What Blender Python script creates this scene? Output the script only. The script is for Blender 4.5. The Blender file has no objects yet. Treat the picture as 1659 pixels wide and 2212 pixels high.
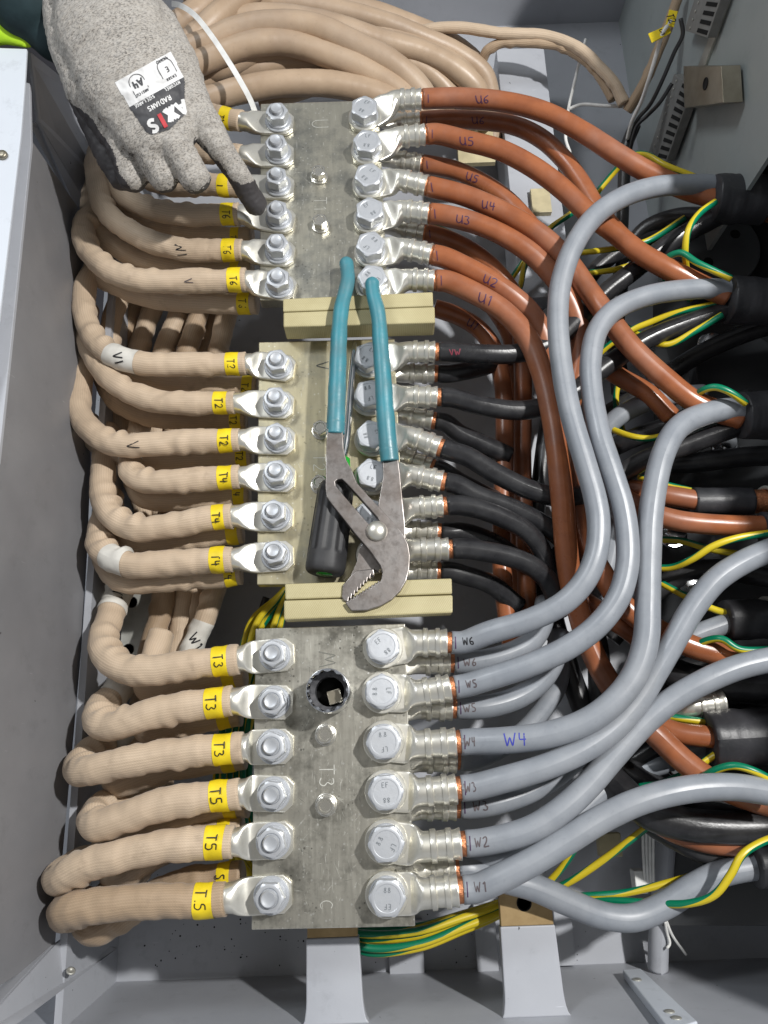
import bpy, bmesh, math, random
from mathutils import Vector, Matrix, noise
from mathutils.bvhtree import BVHTree
random.seed(7)
sc = bpy.context.scene
COL = sc.collection
MM = 0.001
# ------------------------------------------------------------------ camera
F = 1661.0; TH = math.radians(16.2); RO = math.radians(2.1); H = 640.0
ct, st, cr, sr = math.cos(TH), math.sin(TH), math.cos(RO), math.sin(RO)
RIGHT = Vector((1, 0, 0)); UP = Vector((0, ct, st)); FWD = Vector((0, st, -ct))
cam = bpy.data.cameras.new('camera'); camo = bpy.data.objects.new('camera', cam); COL.objects.link(camo)
xc = RIGHT*cr - UP*sr; yc = RIGHT*sr + UP*cr; zc = -FWD
M = Matrix(((xc.x, yc.x, zc.x, 0), (xc.y, yc.y, zc.y, 0), (xc.z, yc.z, zc.z, H*MM), (0, 0, 0, 1)))
camo.matrix_world = M
cam.sensor_fit = 'VERTICAL'; cam.sensor_height = 36; cam.lens = 36*F/2212
cam.clip_start = 0.01; cam.clip_end = 50
sc.camera = camo
# ------------------------------------------------------------------ world and lamps (overhead hall lighting)
w = bpy.data.worlds.new('World'); sc.world = w; w.use_nodes = True
nt = w.node_tree; bg = nt.nodes['Background']
tc = nt.nodes.new('ShaderNodeTexCoord'); sp = nt.nodes.new('ShaderNodeSeparateXYZ'); rp = nt.nodes.new('ShaderNodeValToRGB')
nt.links.new(tc.outputs['Generated'], sp.inputs[0]); nt.links.new(sp.outputs['Z'], rp.inputs[0]); nt.links.new(rp.outputs[0], bg.inputs[0])
rp.color_ramp.elements[0].position = 0.0; rp.color_ramp.elements[0].color = (.07, .07, .08, 1)
rp.color_ramp.elements[1].position = 0.45; rp.color_ramp.elements[1].color = (.62, .65, .70, 1)
for p_, c_ in ((.80, (.45, .46, .48, 1)), (.97, (.33, .32, .30, 1))):
    e_ = rp.color_ramp.elements.new(p_); e_.color = c_
bg.inputs[1].default_value = 0.52
def lamp(name, loc, target, sx, sy, watt, colr):
    l = bpy.data.lights.new(name, 'AREA'); l.shape = 'RECTANGLE'; l.size = sx; l.size_y = sy; l.energy = watt; l.color = colr
    o = bpy.data.objects.new(name, l); COL.objects.link(o); o.location = loc
    o.rotation_euler = (Vector(target)-Vector(loc)).to_track_quat('-Z', 'Y').to_euler(); return o
lamp('hall_lamp', (0.72, 0.42, 1.28), (0, .05, 0), .05, .05, 26.0, (1.0, .985, .96))
lamp('hall_lamp', (-0.85, 1.00, 1.40), (0, .05, 0), .50, .16, 9.5, (.93, .97, 1.0))
sc.view_settings.view_transform = 'Standard'; sc.view_settings.look = 'None'
sc.view_settings.exposure = 0.0; sc.view_settings.gamma = 1.0
# ------------------------------------------------------------------ helpers
def P(px, py, z=0.0):
    """a point of the place seen at (px,py) of the 1659x2212 photograph, at height z (mm); returns mm"""
    u, v = px-829.5, py-1106.0
    a = u*cr - v*sr; b = u*sr + v*cr
    d = RIGHT*(a/F) - UP*(b/F) + FWD
    t = (z-H)/d.z
    return Vector((0, 0, H)) + d*t
def PS(pts): return [P(*p) for p in pts]
def tag(o, label=None, cat=None, group=None, kind=None):
    if label: o['label'] = label
    if cat: o['category'] = cat
    if group: o['group'] = group
    if kind: o['kind'] = kind
    return o
def empty(name, loc_mm):
    o = bpy.data.objects.new(name, None); COL.objects.link(o); o.empty_display_size = .005
    o.location = Vector(loc_mm)*MM; return o
def mkobj(name, verts, faces, mat, parent=None, smooth=True, uvs=None, local=False, mats=None, midx=None):
    me = bpy.data.meshes.new(name)
    me.from_pydata([tuple(Vector(v)*MM) for v in verts], [], faces)
    if smooth: me.polygons.foreach_set('use_smooth', [True]*len(me.polygons))
    if uvs is not None:
        ul = me.uv_layers.new(name='UVMap')
        for p in me.polygons:
            for li, vi in zip(p.loop_indices, p.vertices): ul.data[li].uv = uvs[vi]
    for m in (mats or [mat]): me.materials.append(m)
    if midx is not None: me.polygons.foreach_set('material_index', midx)
    me.update()
    o = bpy.data.objects.new(name, me); COL.objects.link(o)
    if parent is not None:
        o.parent = parent
        if not local:
            wl = parent.location.copy(); q = parent.parent
            while q is not None and q.type == 'EMPTY': wl += 0*q.location; q = q.parent
            o.matrix_parent_inverse = Matrix.Translation(-ORG.get(parent.name, parent.location))
            ORG[o.name] = Vector((0, 0, 0))
    return o
ORG = {}
def bevel(o, wd=.6, seg=2, ang=35):
    m = o.modifiers.new('bevel', 'BEVEL'); m.width = wd*MM; m.segments = seg; m.limit_method = 'ANGLE'; m.angle_limit = math.radians(ang)
    return o
def sharp(o, ang=38):
    """flat shading across hard edges"""
    me = o.data; bm = bmesh.new(); bm.from_mesh(me)
    for e in bm.edges:
        if len(e.link_faces) == 2 and e.calc_face_angle(0) > math.radians(ang): e.smooth = False
    bm.to_mesh(me); bm.free(); return o
def prism(poly, z0, z1):
    n = len(poly); v = [(p[0], p[1], z0) for p in poly] + [(p[0], p[1], z1) for p in poly]
    a = sum(poly[i][0]*poly[(i+1) % n][1]-poly[(i+1) % n][0]*poly[i][1] for i in range(n))
    f = [list(range(n, 2*n)), list(range(n-1, -1, -1))] + [[i, (i+1) % n, n+(i+1) % n, n+i] for i in range(n)]
    if a < 0: f = [list(reversed(q)) for q in f]
    return v, f
def box(x0, x1, y0, y1, z0, z1): return prism([(x0, y0), (x1, y0), (x1, y1), (x0, y1)], z0, z1)
def merge(*vf):
    V, Fc = [], []
    for v, f in vf:
        b = len(V); V += list(v); Fc += [[i+b for i in q] for q in f]
    return V, Fc
def lathe(prof, n=32, cx=0, cy=0, rf=None):
    V, Fc = [], []
    for r, z in prof:
        for k in range(n):
            a = 2*math.pi*k/n; rr = min(r, rf(a)) if rf else r
            V.append((cx+rr*math.cos(a), cy+rr*math.sin(a), z))
    for i in range(len(prof)-1):
        for k in range(n):
            Fc.append([i*n+k, i*n+(k+1) % n, (i+1)*n+(k+1) % n, (i+1)*n+k])
    Fc.append(list(range(n-1, -1, -1))); Fc.append([(len(prof)-1)*n+k for k in range(n)])
    return V, Fc
def spline(pts, step=3.0):
    """centripetal-ish Catmull-Rom resample to an even step (mm)"""
    p = [Vector(q) for q in pts]
    p = [p[0]*2-p[1]] + p + [p[-1]*2-p[-2]]
    out = []
    for i in range(1, len(p)-2):
        p0, p1, p2, p3 = p[i-1:i+3]
        t0 = 0; t1 = t0+max((p1-p0).length, 1e-3)**.5; t2 = t1+max((p2-p1).length, 1e-3)**.5; t3 = t2+max((p3-p2).length, 1e-3)**.5
        n = max(2, int((p2-p1).length/1.5))
        for k in range(n):
            t = t1+(t2-t1)*k/n
            A1 = p0*((t1-t)/(t1-t0))+p1*((t-t0)/(t1-t0)); A2 = p1*((t2-t)/(t2-t1))+p2*((t-t1)/(t2-t1)); A3 = p2*((t3-t)/(t3-t2))+p3*((t-t2)/(t3-t2))
            B1 = A1*((t2-t)/(t2-t0))+A2*((t-t0)/(t2-t0)); B2 = A2*((t3-t)/(t3-t1))+A3*((t-t1)/(t3-t1))
            out.append(B1*((t2-t)/(t2-t1))+B2*((t-t1)/(t2-t1)))
    out.append(p[-2].copy())
    # smooth a little then resample evenly
    for _ in range(3):
        q = [out[0]]+[(out[i-1]+out[i]*2+out[i+1])/4 for i in range(1, len(out)-1)]+[out[-1]]; out = q
    L = [0]
    for i in range(1, len(out)): L.append(L[-1]+(out[i]-out[i-1]).length)
    n = max(3, int(L[-1]/step)); res = []; j = 0
    for k in range(n+1):
        s = L[-1]*k/n
        while j < len(L)-2 and L[j+1] < s: j += 1
        t = (s-L[j])/max(L[j+1]-L[j], 1e-6); res.append(out[j].lerp(out[j+1], min(max(t, 0), 1)))
    return res, L[-1]
class Path:
    def __init__(s, pts, step=3.0):
        s.c, s.len = spline(pts, step); n = len(s.c)
        s.t = [((s.c[min(i+1, n-1)]-s.c[max(i-1, 0)]).normalized()) for i in range(n)]
        s.n = []
        a = Vector((0, 0, 1))
        nn = (a-s.t[0]*a.dot(s.t[0]))
        if nn.length < .05: nn = Vector((0, 1, 0))-s.t[0]*s.t[0].y
        nn.normalize()
        for i in range(n):                       # parallel transport
            nn = nn-s.t[i]*nn.dot(s.t[i]); nn.normalize(); s.n.append(nn.copy())
        s.b = [s.t[i].cross(s.n[i]) for i in range(n)]
        s.d = s.len/(n-1)
    def at(s, l):
        x = min(max(l/s.d, 0), len(s.c)-1.0001); i = int(x); f = x-i
        return s.c[i].lerp(s.c[i+1], f), s.t[i].lerp(s.t[i+1], f).normalized()
    def near(s, p):
        k = min(range(len(s.c)), key=lambda i: (s.c[i]-p).length); return k*s.d
def tube_geo(path, r, n=20, rf=None, s0=None, s1=None, caps=True):
    c = path; idx = range(len(c.c)); V, Fc, U = [], [], []
    if s0 is not None:
        i0 = max(0, int(round(s0/c.d))); i1 = min(len(c.c)-1, max(i0+1, int(round(s1/c.d)))); idx = range(i0, i1+1)
    for i in idx:
        l = i*c.d
        for k in range(n+1):
            a = 2*math.pi*k/n; rr = r*(rf(l, a % (2*math.pi), c, i) if rf else 1)
            V.append(c.c[i]+(c.n[i]*math.cos(a)+c.b[i]*math.sin(a))*rr); U.append((a*r*MM, l*MM))
    m = n+1; q = len(list(idx))
    for i in range(q-1):
        for k in range(n): Fc.append([i*m+k, i*m+k+1, (i+1)*m+k+1, (i+1)*m+k])
    if caps:
        Fc.append([k for k in range(n-1, -1, -1)]); Fc.append([(q-1)*m+k for k in range(n)])
    return V, Fc, U
def tube(name, path, r, mat, parent=None, n=20, rf=None, s0=None, s1=None, caps=True):
    V, Fc, U = tube_geo(path, r, n, rf, s0, s1, caps)
    # weld the seam visually by averaging normals: leave, seam is on the underside
    return mkobj(name, V, Fc, mat, parent, True, U)
# ---------------------------------------------------------------- stroke lettering
G = {
'T': [[(0, 1), (.62, 1)], [(.3, 1), (.28, 0)]], '1': [[(.1, .75), (.3, 1), (.28, 0)]],
'2': [[(.02, .8), (.15, 1), (.4, 1), (.55, .8), (.45, .5), (.0, .02), (.6, .05)]],
'3': [[(.05, .9), (.3, 1), (.5, .8), (.25, .55), (.55, .35), (.45, .05), (.2, 0), (.0, .12)]],
'4': [[(.1, 1), (.05, .45), (.6, .5)], [(.45, .95), (.42, 0)]],
'5': [[(.55, 1), (.12, 1), (.08, .58), (.4, .6), (.55, .35), (.4, .02), (.0, .05)]],
'6': [[(.5, 1), (.15, .7), (.03, .3), (.2, .0), (.48, .12), (.48, .4), (.2, .48), (.05, .3)]],
'8': [[(.28, .52), (.05, .75), (.28, 1), (.5, .75), (.28, .52), (.0, .25), (.28, 0), (.55, .25), (.28, .52)]],
'0': [[(.28, 1), (.03, .7), (.03, .3), (.28, 0), (.53, .3), (.53, .7), (.28, 1)]],
'U': [[(.0, 1), (.02, .3), (.2, .0), (.45, .15), (.55, .4), (.55, 1)], [(.55, .4), (.6, 0)]],
'u': [[(.0, 1), (.0, .25), (.25, .0), (.5, .25), (.5, 1)]],
'W': [[(.0, 1), (.2, .0), (.42, .7), (.62, .0), (.85, 1)]], 'V': [[(.0, 1), (.32, .0), (.62, 1)]],
'M': [[(.0, 0), (.02, 1), (.38, .35), (.75, 1), (.78, 0)]],
'w': [[(.0, 1), (.1, 0), (.42, .8), (.7, 0), (.75, 1)]],
'A': [[(0, 0), (.32, 1), (.64, 0)], [(.12, .35), (.52, .35)]], 'X': [[(0, 0), (.6, 1)], [(0, 1), (.6, 0)]],
'I': [[(.2, 0), (.2, 1)]], 'S': [[(.55, .85), (.3, 1), (.05, .8), (.15, .55), (.45, .45), (.55, .2), (.3, 0), (.02, .15)]],
'D': [[(.05, 0), (.05, 1), (.35, .95), (.58, .65), (.58, .3), (.35, .03), (.05, 0)]], 'L': [[(.05, 1), (.05, 0), (.5, 0)]],
'F': [[(.05, 0), (.05, 1), (.5, 1)], [(.05, .55), (.4, .55)]], 'E': [[(.5, 1), (.05, 1), (.05, 0), (.5, 0)], [(.05, .52), (.42, .52)]],
'R': [[(.05, 0), (.05, 1), (.4, .97), (.52, .75), (.38, .52), (.05, .5)], [(.28, .5), (.55, 0)]],
'G': [[(.55, .85), (.3, 1), (.05, .75), (.03, .3), (.28, 0), (.55, .15), (.55, .45), (.35, .45)]],
'N': [[(.05, 0), (.05, 1), (.52, 0), (.52, 1)]], 'Z': [[(.02, 1), (.55, 1), (.0, 0), (.55, 0)]], 'C': [[(.55, .85), (.3, 1), (.05, .7), (.05, .3), (.3, 0), (.55, .15)]],
'O': [[(.28, 1), (.03, .7), (.03, .3), (.28, 0), (.53, .3), (.53, .7), (.28, 1)]], 'Y': [[(0, 1), (.28, .5), (.56, 1)], [(.28, .5), (.28, 0)]],
'P': [[(.05, 0), (.05, 1), (.4, .97), (.52, .75), (.38, .52), (.05, .5)]], 'B': [[(.05, 0), (.05, 1), (.4, .95), (.45, .7), (.05, .53), (.5, .4), (.5, .1), (.05, 0)]],
'.': [[(.05, .0), (.12, .05)]], '-': [[(.0, .45), (.4, .45)]], '|': [[(.1, -.1), (.12, 1.1)]], '<': [[(.6, 1), (0, .5), (.62, .1)]], ' ': [], ':': [[(.05, .2), (.1, .25)], [(.05, .7), (.1, .75)]],
}
ADV = {'I': .45, '1': .5, '.': .25, ' ': .4, 'W': 1.1, 'M': 1.0, ':': .25, '-': .6, '|': .35}
def text_w(t): return sum(ADV.get(c, .8) for c in t)-.15
def text_geo(t, size, width, fmap, jit=0.0):
    """ribbons of stroke letters, centred; fmap(x,y) -> point"""
    V, Fc = [], []; x0 = -text_w(t)*size/2
    for ch in t:
        for st_ in G.get(ch, []):
            pts = [Vector((x0+q[0]*size+random.uniform(-jit, jit), (q[1]-.5)*size+random.uniform(-jit, jit))) for q in st_]
            dn = []
            for i in range(len(pts)-1):
                m = max(1, int((pts[i+1]-pts[i]).length/max(size*.12, .3)))
                dn += [pts[i].lerp(pts[i+1], k/m) for k in range(m)]
            dn.append(pts[-1])
            if len(dn) > 4:
                dn = [dn[0]]+[(dn[i-1]+dn[i]*2+dn[i+1])/4 for i in range(1, len(dn)-1)]+[dn[-1]]
            b = len(V)
            for i, q in enumerate(dn):
                tt = (dn[min(i+1, len(dn)-1)]-dn[max(i-1, 0)])
                if tt.length < 1e-5: tt = Vector((1, 0))
                tt.normalize(); nn = Vector((-tt.y, tt.x))*width/2
                V.append(fmap(*(q+nn))); V.append(fmap(*(q-nn)))
            for i in range(len(dn)-1): Fc.append([b+2*i, b+2*i+1, b+2*i+3, b+2*i+2])
        x0 += ADV.get(ch, .8)*size
    return V, Fc
def cable_text(name, t, path, pos, r, read, size, width, mat, parent, off=.25, jit=0.0, side0=0.0):
    """lettering on the camera side of a cable; read = image-plane reading direction (x,y)"""
    l0 = path.near(pos); rd = Vector((read[0], read[1], 0)).normalized(); up = Vector((-rd.y, rd.x, 0))
    view = (Vector((0, 0, H))-pos).normalized()
    def fm(x, y):
        c, tn = path.at(l0); nn = (view-tn*view.dot(tn)).normalized(); bb = tn.cross(nn)
        g = rd*x+up*y; s = g.dot(tn); sd = g.dot(bb)+side0
        c, tn = path.at(l0+s); nn = (view-tn*view.dot(tn)).normalized(); bb = tn.cross(nn)
        a = sd/r; return c+(nn*math.cos(a)+bb*math.sin(a))*(r+off)
    V, Fc = text_geo(t, size, width, fm, jit)
    return mkobj(name, V, Fc, mat, parent, True)
# ---------------------------------------------------------------- materials
def newmat(name):
    m = bpy.data.materials.new(name); m.use_nodes = True; return m, m.node_tree.nodes, m.node_tree.links, m.node_tree.nodes['Principled BSDF']
def setp(b, **k):
    for a, v in k.items(): b.inputs[a.replace('_', ' ')].default_value = v
def mix(nd, lk, fac, a, b, typ='MIX'):
    x = nd.new('ShaderNodeMix'); x.data_type = 'RGBA'; x.blend_type = typ
    for i, v in ((0, fac), (6, a), (7, b)):
        if hasattr(v, 'links'): lk.new(v, x.inputs[i])
        else: x.inputs[i].default_value = v if i == 0 else (*v, 1)
    return x.outputs[2]
def nz(nd, lk, scale, detail=3, vec=None, rough=.5, lo=.35, hi=.65):
    n = nd.new('ShaderNodeTexNoise'); n.inputs['Scale'].default_value = scale; n.inputs['Detail'].default_value = detail; n.inputs['Roughness'].default_value = rough
    if vec is not None: lk.new(vec, n.inputs['Vector'])
    r = nd.new('ShaderNodeMapRange'); lk.new(n.outputs[0], r.inputs[0]); r.inputs[1].default_value = lo; r.inputs[2].default_value = hi
    return r.outputs[0], n.outputs[0]
def coords(nd, lk, kind='Object', scale=None, rot=None):
    t = nd.new('ShaderNodeTexCoord'); o = t.outputs[kind]
    if scale or rot:
        m = nd.new('ShaderNodeMapping'); lk.new(o, m.inputs[0])
        if scale: m.inputs['Scale'].default_value = scale
        if rot: m.inputs['Rotation'].default_value = rot
        o = m.outputs[0]
    return o
def bump(nd, lk, h, b, strength=.3, dist=.0005, prev=None):
    n = nd.new('ShaderNodeBump'); n.inputs['Strength'].default_value = strength; n.inputs['Distance'].default_value = dist
    lk.new(h, n.inputs['Height'])
    if prev is not None: lk.new(prev, n.inputs['Normal'])
    lk.new(n.outputs[0], b.inputs['Normal']); return n.outputs[0]
def mth(nd, lk, op, a, b=None):
    n = nd.new('ShaderNodeMath'); n.operation = op
    for i, v in enumerate((a, b)):
        if v is None: continue
        if hasattr(v, 'links'): lk.new(v, n.inputs[i])
        else: n.inputs[i].default_value = v
    return n.outputs[0]
def plastic(name, col, col2, rough=.38, ns=60, bstr=.08, scuff=None):
    m, nd, lk, b = newmat(name); co = coords(nd, lk)
    f, raw = nz(nd, lk, ns, 4, co); c = mix(nd, lk, f, col, col2)
    f2, _ = nz(nd, lk, 260, 2, co, lo=.60, hi=.75); c = mix(nd, lk, mth(nd, lk, 'MULTIPLY', f2, .18), c, scuff or tuple(x*.5 for x in col))
    fd_, rd_ = nz(nd, lk, 9, 5, co, .7, .48, .78); c = mix(nd, lk, mth(nd, lk, 'MULTIPLY', fd_, .16 if max(col) > .1 else .035), c, (.42, .41, .40)); lk.new(c, b.inputs['Base Color']); r = nd.new('ShaderNodeMapRange'); lk.new(rd_, r.inputs[0]); r.inputs[1].default_value = .3; r.inputs[2].default_value = .7; r.inputs[3].default_value = rough-.08; r.inputs[4].default_value = rough+.12
    lk.new(r.outputs[0], b.inputs['Roughness']); _, f3 = nz(nd, lk, 420, 2, co); bump(nd, lk, f3, b, bstr, .0004); return m
def sleeve_mat(name, col, col2):
    m, nd, lk, b = newmat(name); uv = coords(nd, lk, 'UV'); s = nd.new('ShaderNodeSeparateXYZ'); lk.new(uv, s.inputs[0])
    k = 2*math.pi/.00205; k2 = 2*math.pi/.0019
    co = coords(nd, lk)
    wn, _ = nz(nd, lk, 30, 2, co)
    su = mth(nd, lk, 'SINE', mth(nd, lk, 'ADD', mth(nd, lk, 'MULTIPLY', s.outputs[0], k), mth(nd, lk, 'MULTIPLY', wn, 4.0)))
    sv = mth(nd, lk, 'SINE', mth(nd, lk, 'MULTIPLY', s.outputs[1], k2))
    wv = mth(nd, lk, 'ADD', su, mth(nd, lk, 'MULTIPLY', mth(nd, lk, 'MULTIPLY', su, sv), .7))
    r = nd.new('ShaderNodeMapRange'); lk.new(wv, r.inputs[0]); r.inputs[1].default_value = -1.4; r.inputs[2].default_value = 1.4
    f, raw = nz(nd, lk, 22, 4, co, lo=.3, hi=.7); c = mix(nd, lk, f, col, col2)
    c = mix(nd, lk, r.outputs[0], tuple(x*.93 for x in col2), c)
    fd, _ = nz(nd, lk, 48, 5, co, .6, .6, .72); c = mix(nd, lk, mth(nd, lk, 'MULTIPLY', fd, .35), c, (.22, .16, .11))
    lk.new(c, b.inputs['Base Color']); setp(b, Roughness=.62); b.inputs['Sheen Weight'].default_value = .12
    n1 = bump(nd, lk, r.outputs[0], b, .24, .0005); _, f3 = nz(nd, lk, 70, 3, co); bump(nd, lk, f3, b, .35, .0018, n1); return m
def metal(name, col, col2, rough=.3, met=.9, ns=50, streak=None, specks=0.0, bstr=.15, stain=None):
    m, nd, lk, b = newmat(name); co = coords(nd, lk)
    f, raw = nz(nd, lk, ns, 5, co, .6, .3, .7); c = mix(nd, lk, f, col, col2)
    h = raw
    if streak:
        cs = coords(nd, lk, 'Object', streak); fs, rs = nz(nd, lk, 1.0, 3, cs, .6, .45, .75)
        c = mix(nd, lk, mth(nd, lk, 'MULTIPLY', fs, .22), c, tuple(min(1, x*1.35) for x in col)); h = mth(nd, lk, 'ADD', raw, mth(nd, lk, 'MULTIPLY', rs, .35))
    if stain:
        fz, _ = nz(nd, lk, stain[0], 5, co, .7, .46, .66); c = mix(nd, lk, mth(nd, lk, 'MULTIPLY', fz, stain[2]), c, stain[1])
    if specks:
        v = nd.new('ShaderNodeTexVoronoi'); v.inputs['Scale'].default_value = 230; lk.new(co, v.inputs['Vector'])
        lt = mth(nd, lk, 'LESS_THAN', v.outputs['Distance'], .20); fq, _ = nz(nd, lk, 35, 2, co, lo=.52, hi=.6)
        c = mix(nd, lk, mth(nd, lk, 'MULTIPLY', mth(nd, lk, 'MULTIPLY', lt, fq), specks), c, (.05, .05, .045))
        v2 = nd.new('ShaderNodeTexVoronoi'); v2.inputs['Scale'].default_value = 170; lk.new(coords(nd, lk, 'Object', (1, 1, 1), (.3, .5, 1.2)), v2.inputs['Vector'])
        lt2 = mth(nd, lk, 'LESS_THAN', v2.outputs['Distance'], .14)
        c = mix(nd, lk, mth(nd, lk, 'MULTIPLY', lt2, specks*.9), c, (.95, .95, .9))
    lk.new(c, b.inputs['Base Color']); setp(b, Metallic=met)
    r = nd.new('ShaderNodeMapRange'); lk.new(h, r.inputs[0]); r.inputs[1].default_value = .2; r.inputs[2].default_value = .9; r.inputs[3].default_value = rough-.07; r.inputs[4].default_value = rough+.14
    lk.new(r.outputs[0], b.inputs['Roughness'])
    n1 = bump(nd, lk, h, b, bstr, .0006); return m
def earth_mat():
    m, nd, lk, b = newmat('green_yellow_pvc'); uv = coords(nd, lk, 'UV'); s = nd.new('ShaderNodeSeparateXYZ'); lk.new(uv, s.inputs[0])
    a = mth(nd, lk, 'ADD', mth(nd, lk, 'MULTIPLY', s.outputs[0], 2*math.pi/(2*math.pi*.0036)), mth(nd, lk, 'MULTIPLY', s.outputs[1], 30.0))
    sn = mth(nd, lk, 'GREATER_THAN', mth(nd, lk, 'SINE', a), -.05)
    c = mix(nd, lk, sn, (.0, .17, .085), (.60, .47, .02)); lk.new(c, b.inputs['Base Color']); setp(b, Roughness=.35); return m
def flat(name, col, rough=.6, met=0, **k):
    m, nd, lk, b = newmat(name); setp(b, Roughness=rough, Metallic=met); co = coords(nd, lk)
    f, raw = nz(nd, lk, 90, 4, co); lk.new(mix(nd, lk, f, tuple(x*.9 for x in col), tuple(min(1, x*1.08) for x in col)), b.inputs['Base Color']); bump(nd, lk, raw, b, .08, .0005); return m
def paint(name, col, col2, rough=.45, chips=True):
    m, nd, lk, b = newmat(name); co = coords(nd, lk)
    f, raw = nz(nd, lk, 6, 5, co, .6); c = mix(nd, lk, f, col, col2)
    if chips:
        f2, _ = nz(nd, lk, 150, 3, co, .5, .755, .77); c = mix(nd, lk, f2, c, (.03, .03, .03))
        fs, _ = nz(nd, lk, 1, 2, coords(nd, lk, 'Object', (40, 400, 60), (.4, .2, .5)), lo=.73, hi=.8); c = mix(nd, lk, mth(nd, lk, 'MULTIPLY', fs, .5), c, tuple(min(1, x*1.5) for x in col))
    fw, _ = nz(nd, lk, 38, 6, co, .75, .56, .70); c = mix(nd, lk, mth(nd, lk, 'MULTIPLY', fw, .32), c, tuple(x*.55 for x in col)); lk.new(c, b.inputs['Base Color']); setp(b, Roughness=rough); _, f3 = nz(nd, lk, 700, 2, co); bump(nd, lk, f3, b, .12, .0003); return m
def glove_mat():
    m, nd, lk, b = newmat('knit_fabric'); co = coords(nd, lk, 'Object', (1, 1, 1), (0, 0, -.45)); 
    c1 = nd.new('ShaderNodeMapping'); lk.new(co, c1.inputs[0]); c1.inputs['Scale'].default_value = (480, 1150, 700)
    f, raw = nz(nd, lk, 1, 4, c1.outputs[0], .7, .46, .59); f2, _ = nz(nd, lk, 40, 3, co, lo=.3, hi=.75)
    c = mix(nd, lk, mth(nd, lk, 'MULTIPLY', f, mth(nd, lk, 'ADD', mth(nd, lk, 'MULTIPLY', f2, .5), .5)), (.40, .37, .33), (.035, .033, .033))
    f4, _ = nz(nd, lk, 300, 3, co); c = mix(nd, lk, mth(nd, lk, 'MULTIPLY', f4, .35), c, (.54, .52, .49))
    lk.new(c, b.inputs['Base Color']); setp(b, Roughness=.9); b.inputs['Sheen Weight'].default_value = .2
    n1 = bump(nd, lk, raw, b, .5, .0007); _, fb = nz(nd, lk, 550, 2, co); bump(nd, lk, fb, b, .4, .0006, n1); return m
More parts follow.
